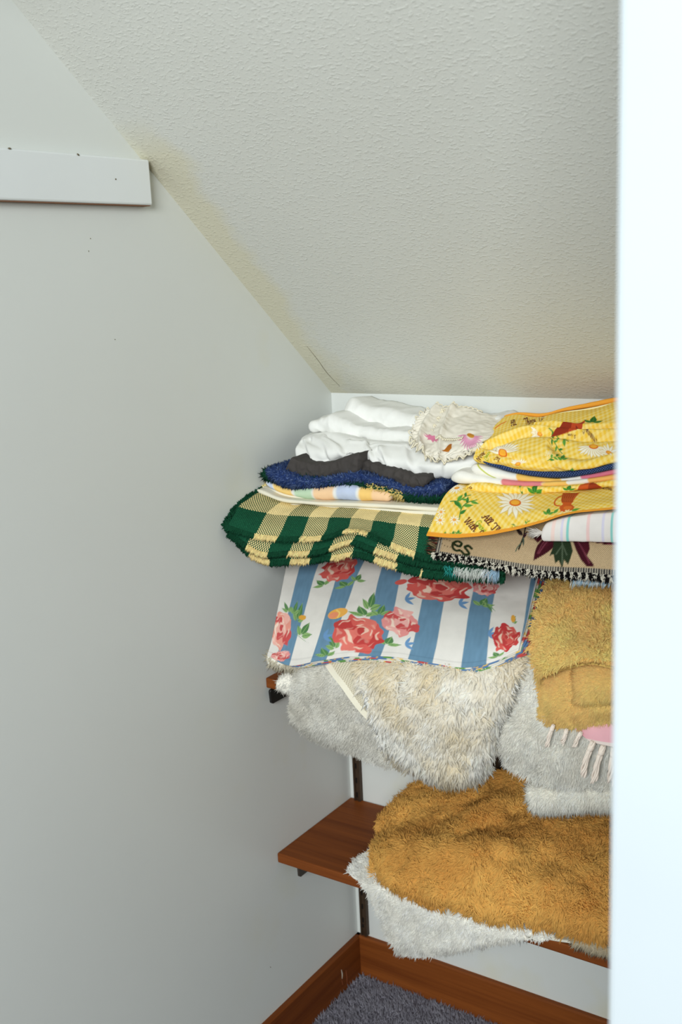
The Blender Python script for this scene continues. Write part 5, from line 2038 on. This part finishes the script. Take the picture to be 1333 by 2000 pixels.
# ------------------------------------------------------------------ bottom shelf
# --- white rug hanging over the edge
t = thing('bath_rug', 'white bath rug hanging over the front of the bottom shelf under the golden rug', 'rug', (0.35, -0.25, S1))
M_HEM = m_plain('rug_hem', (232, 228, 212), .9, .3)
rows = [
    [W(0.12, -0.06, S1 + .010), W(0.3, -0.06, S1 + .010), W(0.5, -0.06, S1 + .010), W(0.62, -.06, S1 + .01)],
    [A(745, 1640, -.20), A(820, 1690, -.22), A(950, 1740, -.22), A(1080, 1790, -.22)],
    [A(682, 1704, -.272), A(740, 1722, -.277), A(860, 1762, -.279), A(980, 1798, -.280), A(1080, 1826, -.279)],
    [A(704, 1722, -.284), A(750, 1745, -.288), A(860, 1785, -.290), A(980, 1818, -.290), A(1065, 1836, -.285)],
    [A(735, 1775, -.287), A(780, 1800, -.292), A(860, 1822, -.295), A(960, 1832, -.294), A(1035, 1832, -.287)],
    [A(760, 1832, -.288), A(800, 1848, -.294), A(860, 1854, -.296), A(940, 1843, -.295), A(1010, 1834, -.288)],
    [A(776, 1860, -.286), A(820, 1866, -.291), A(870, 1860, -.293), A(940, 1848, -.292), A(1005, 1836, -.287)],
]
ob, P = sheet('backing', rows, M_RUGB, t, 90, 90, .006, .0015, (16, 16), seed=51)
pile('pile', P, facing(P, normals(P)), 42000, 0.0085, 0.0022, tone((254, 252, 244), (244, 240, 228), .5, 24), M_PILE, t, 95, (0, 0, -.3), .8, 55, .45, .75, fine=.4, vlo=.22)
slab('hem', [(1000, 1815), (1040, 1822), (1100, 1834), (1162, 1842)], [(1003, 1829), (1040, 1830), (1100, 1840), (1164, 1848)], [-.282, -.276, -.275], M_HEM, t, .05, .0, n=50, wr=.0005)
adopt(t)

t = thing('bath_rug', 'flattened beige rug end at the right front edge of the bottom shelf', 'rug', (0.65, -0.25, S1))
ob, P, N = slab('fold', [(1120, 1828), (1150, 1832), (1195, 1842), (1290, 1872)], [(1120, 1842), (1150, 1850), (1195, 1864), (1290, 1894)], [-.272, -.272, -.272], m_plain('beige_backing', (206, 192, 164), .95), t, .15, 0, n=50)
pile('pile', P, N, 6000, .009, .0022, tone((214, 200, 172), (188, 172, 144), .6, 30), M_PILE, t, 96, (0, 0, -.2), .7, 50, .5, .8, vlo=.12, vhi=.8)
adopt(t)

# --- golden brown rug
t = thing('shag_rug', 'large golden brown shag rug heaped on the bottom shelf', 'rug', (0.45, -0.2, S1))
rows = [
    [A(812, 1522, -.045), A(880, 1520, -.045), A(960, 1505, -.045), A(1060, 1515, -.045), A(1200, 1545, -.045), A(1290, 1560, -.045)],
    [A(792, 1545, -.085), A(870, 1550, -.085), A(960, 1548, -.09), A(1060, 1560, -.09), A(1200, 1590, -.09), A(1290, 1606, -.09)],
    [A(752, 1592, -.145), A(830, 1590, -.155), A(960, 1600, -.165), A(1080, 1620, -.165), A(1200, 1640, -.16), A(1290, 1655, -.16)],
    [A(738, 1630, -.195), A(820, 1638, -.225), A(960, 1660, -.24), A(1080, 1685, -.24), A(1200, 1705, -.235), A(1290, 1720, -.235)],
    [A(720, 1665, -.245), A(800, 1690, -.275), A(920, 1718, -.29), A(1060, 1745, -.292), A(1200, 1768, -.288), A(1290, 1785, -.288)],
    [A(718, 1695, -.27), A(790, 1730, -.292), A(910, 1764, -.305), A(1050, 1792, -.306), A(1200, 1812, -.302), A(1290, 1830, -.302)],
    [A(728, 1710, -.268), A(790, 1744, -.285), A(905, 1777, -.297), A(1010, 1800, -.298), A(1100, 1814, -.296), A(1195, 1824, -.294), A(1290, 1845, -.294)],
]
P = patch(rows, 130, 120)
q = grid_uv(P)
d = fbm(np.stack([q[..., 0] * 13 + 4, q[..., 1] * 13, q[..., 0] * 0 + 1.5], -1), 2)
P = P + facing(P, normals(P)) * (d * .013)[..., None]
M_GB = m_plain('rug_backing_gold', (214, 158, 82), .95)
ob, P = sheet('backing', None, M_GB, t, t=.014, P=P)
Nn = facing(P, normals(P))
pile('pile', P, Nn, 54000, 0.0125, 0.0023, tone((246, 192, 104), (226, 164, 84), .8, 12, .06, 7.0), M_PILE, t, 97, (0.05, 0, -.2), 1.3, 21, .4, .62, fine=.8, cone=False)
rows = [[A(752, 1592, -.13), A(790, 1600, -.13), A(850, 1620, -.13)], [A(742, 1606, -.155), A(780, 1620, -.16), A(850, 1650, -.16)], [A(742, 1622, -.165), A(780, 1640, -.168), A(850, 1670, -.168)]]
ob, P = sheet('lower_fold', rows, M_GB, t, 30, 30, .01, 0)
pile('pile', P, facing(P, normals(P)), 5000, 0.010, 0.0023, tone((242, 204, 98), (226, 182, 90), .7, 20), M_PILE, t, 98, (-.3, 0, 0), .8, 50, .5, .8)
adopt(t)
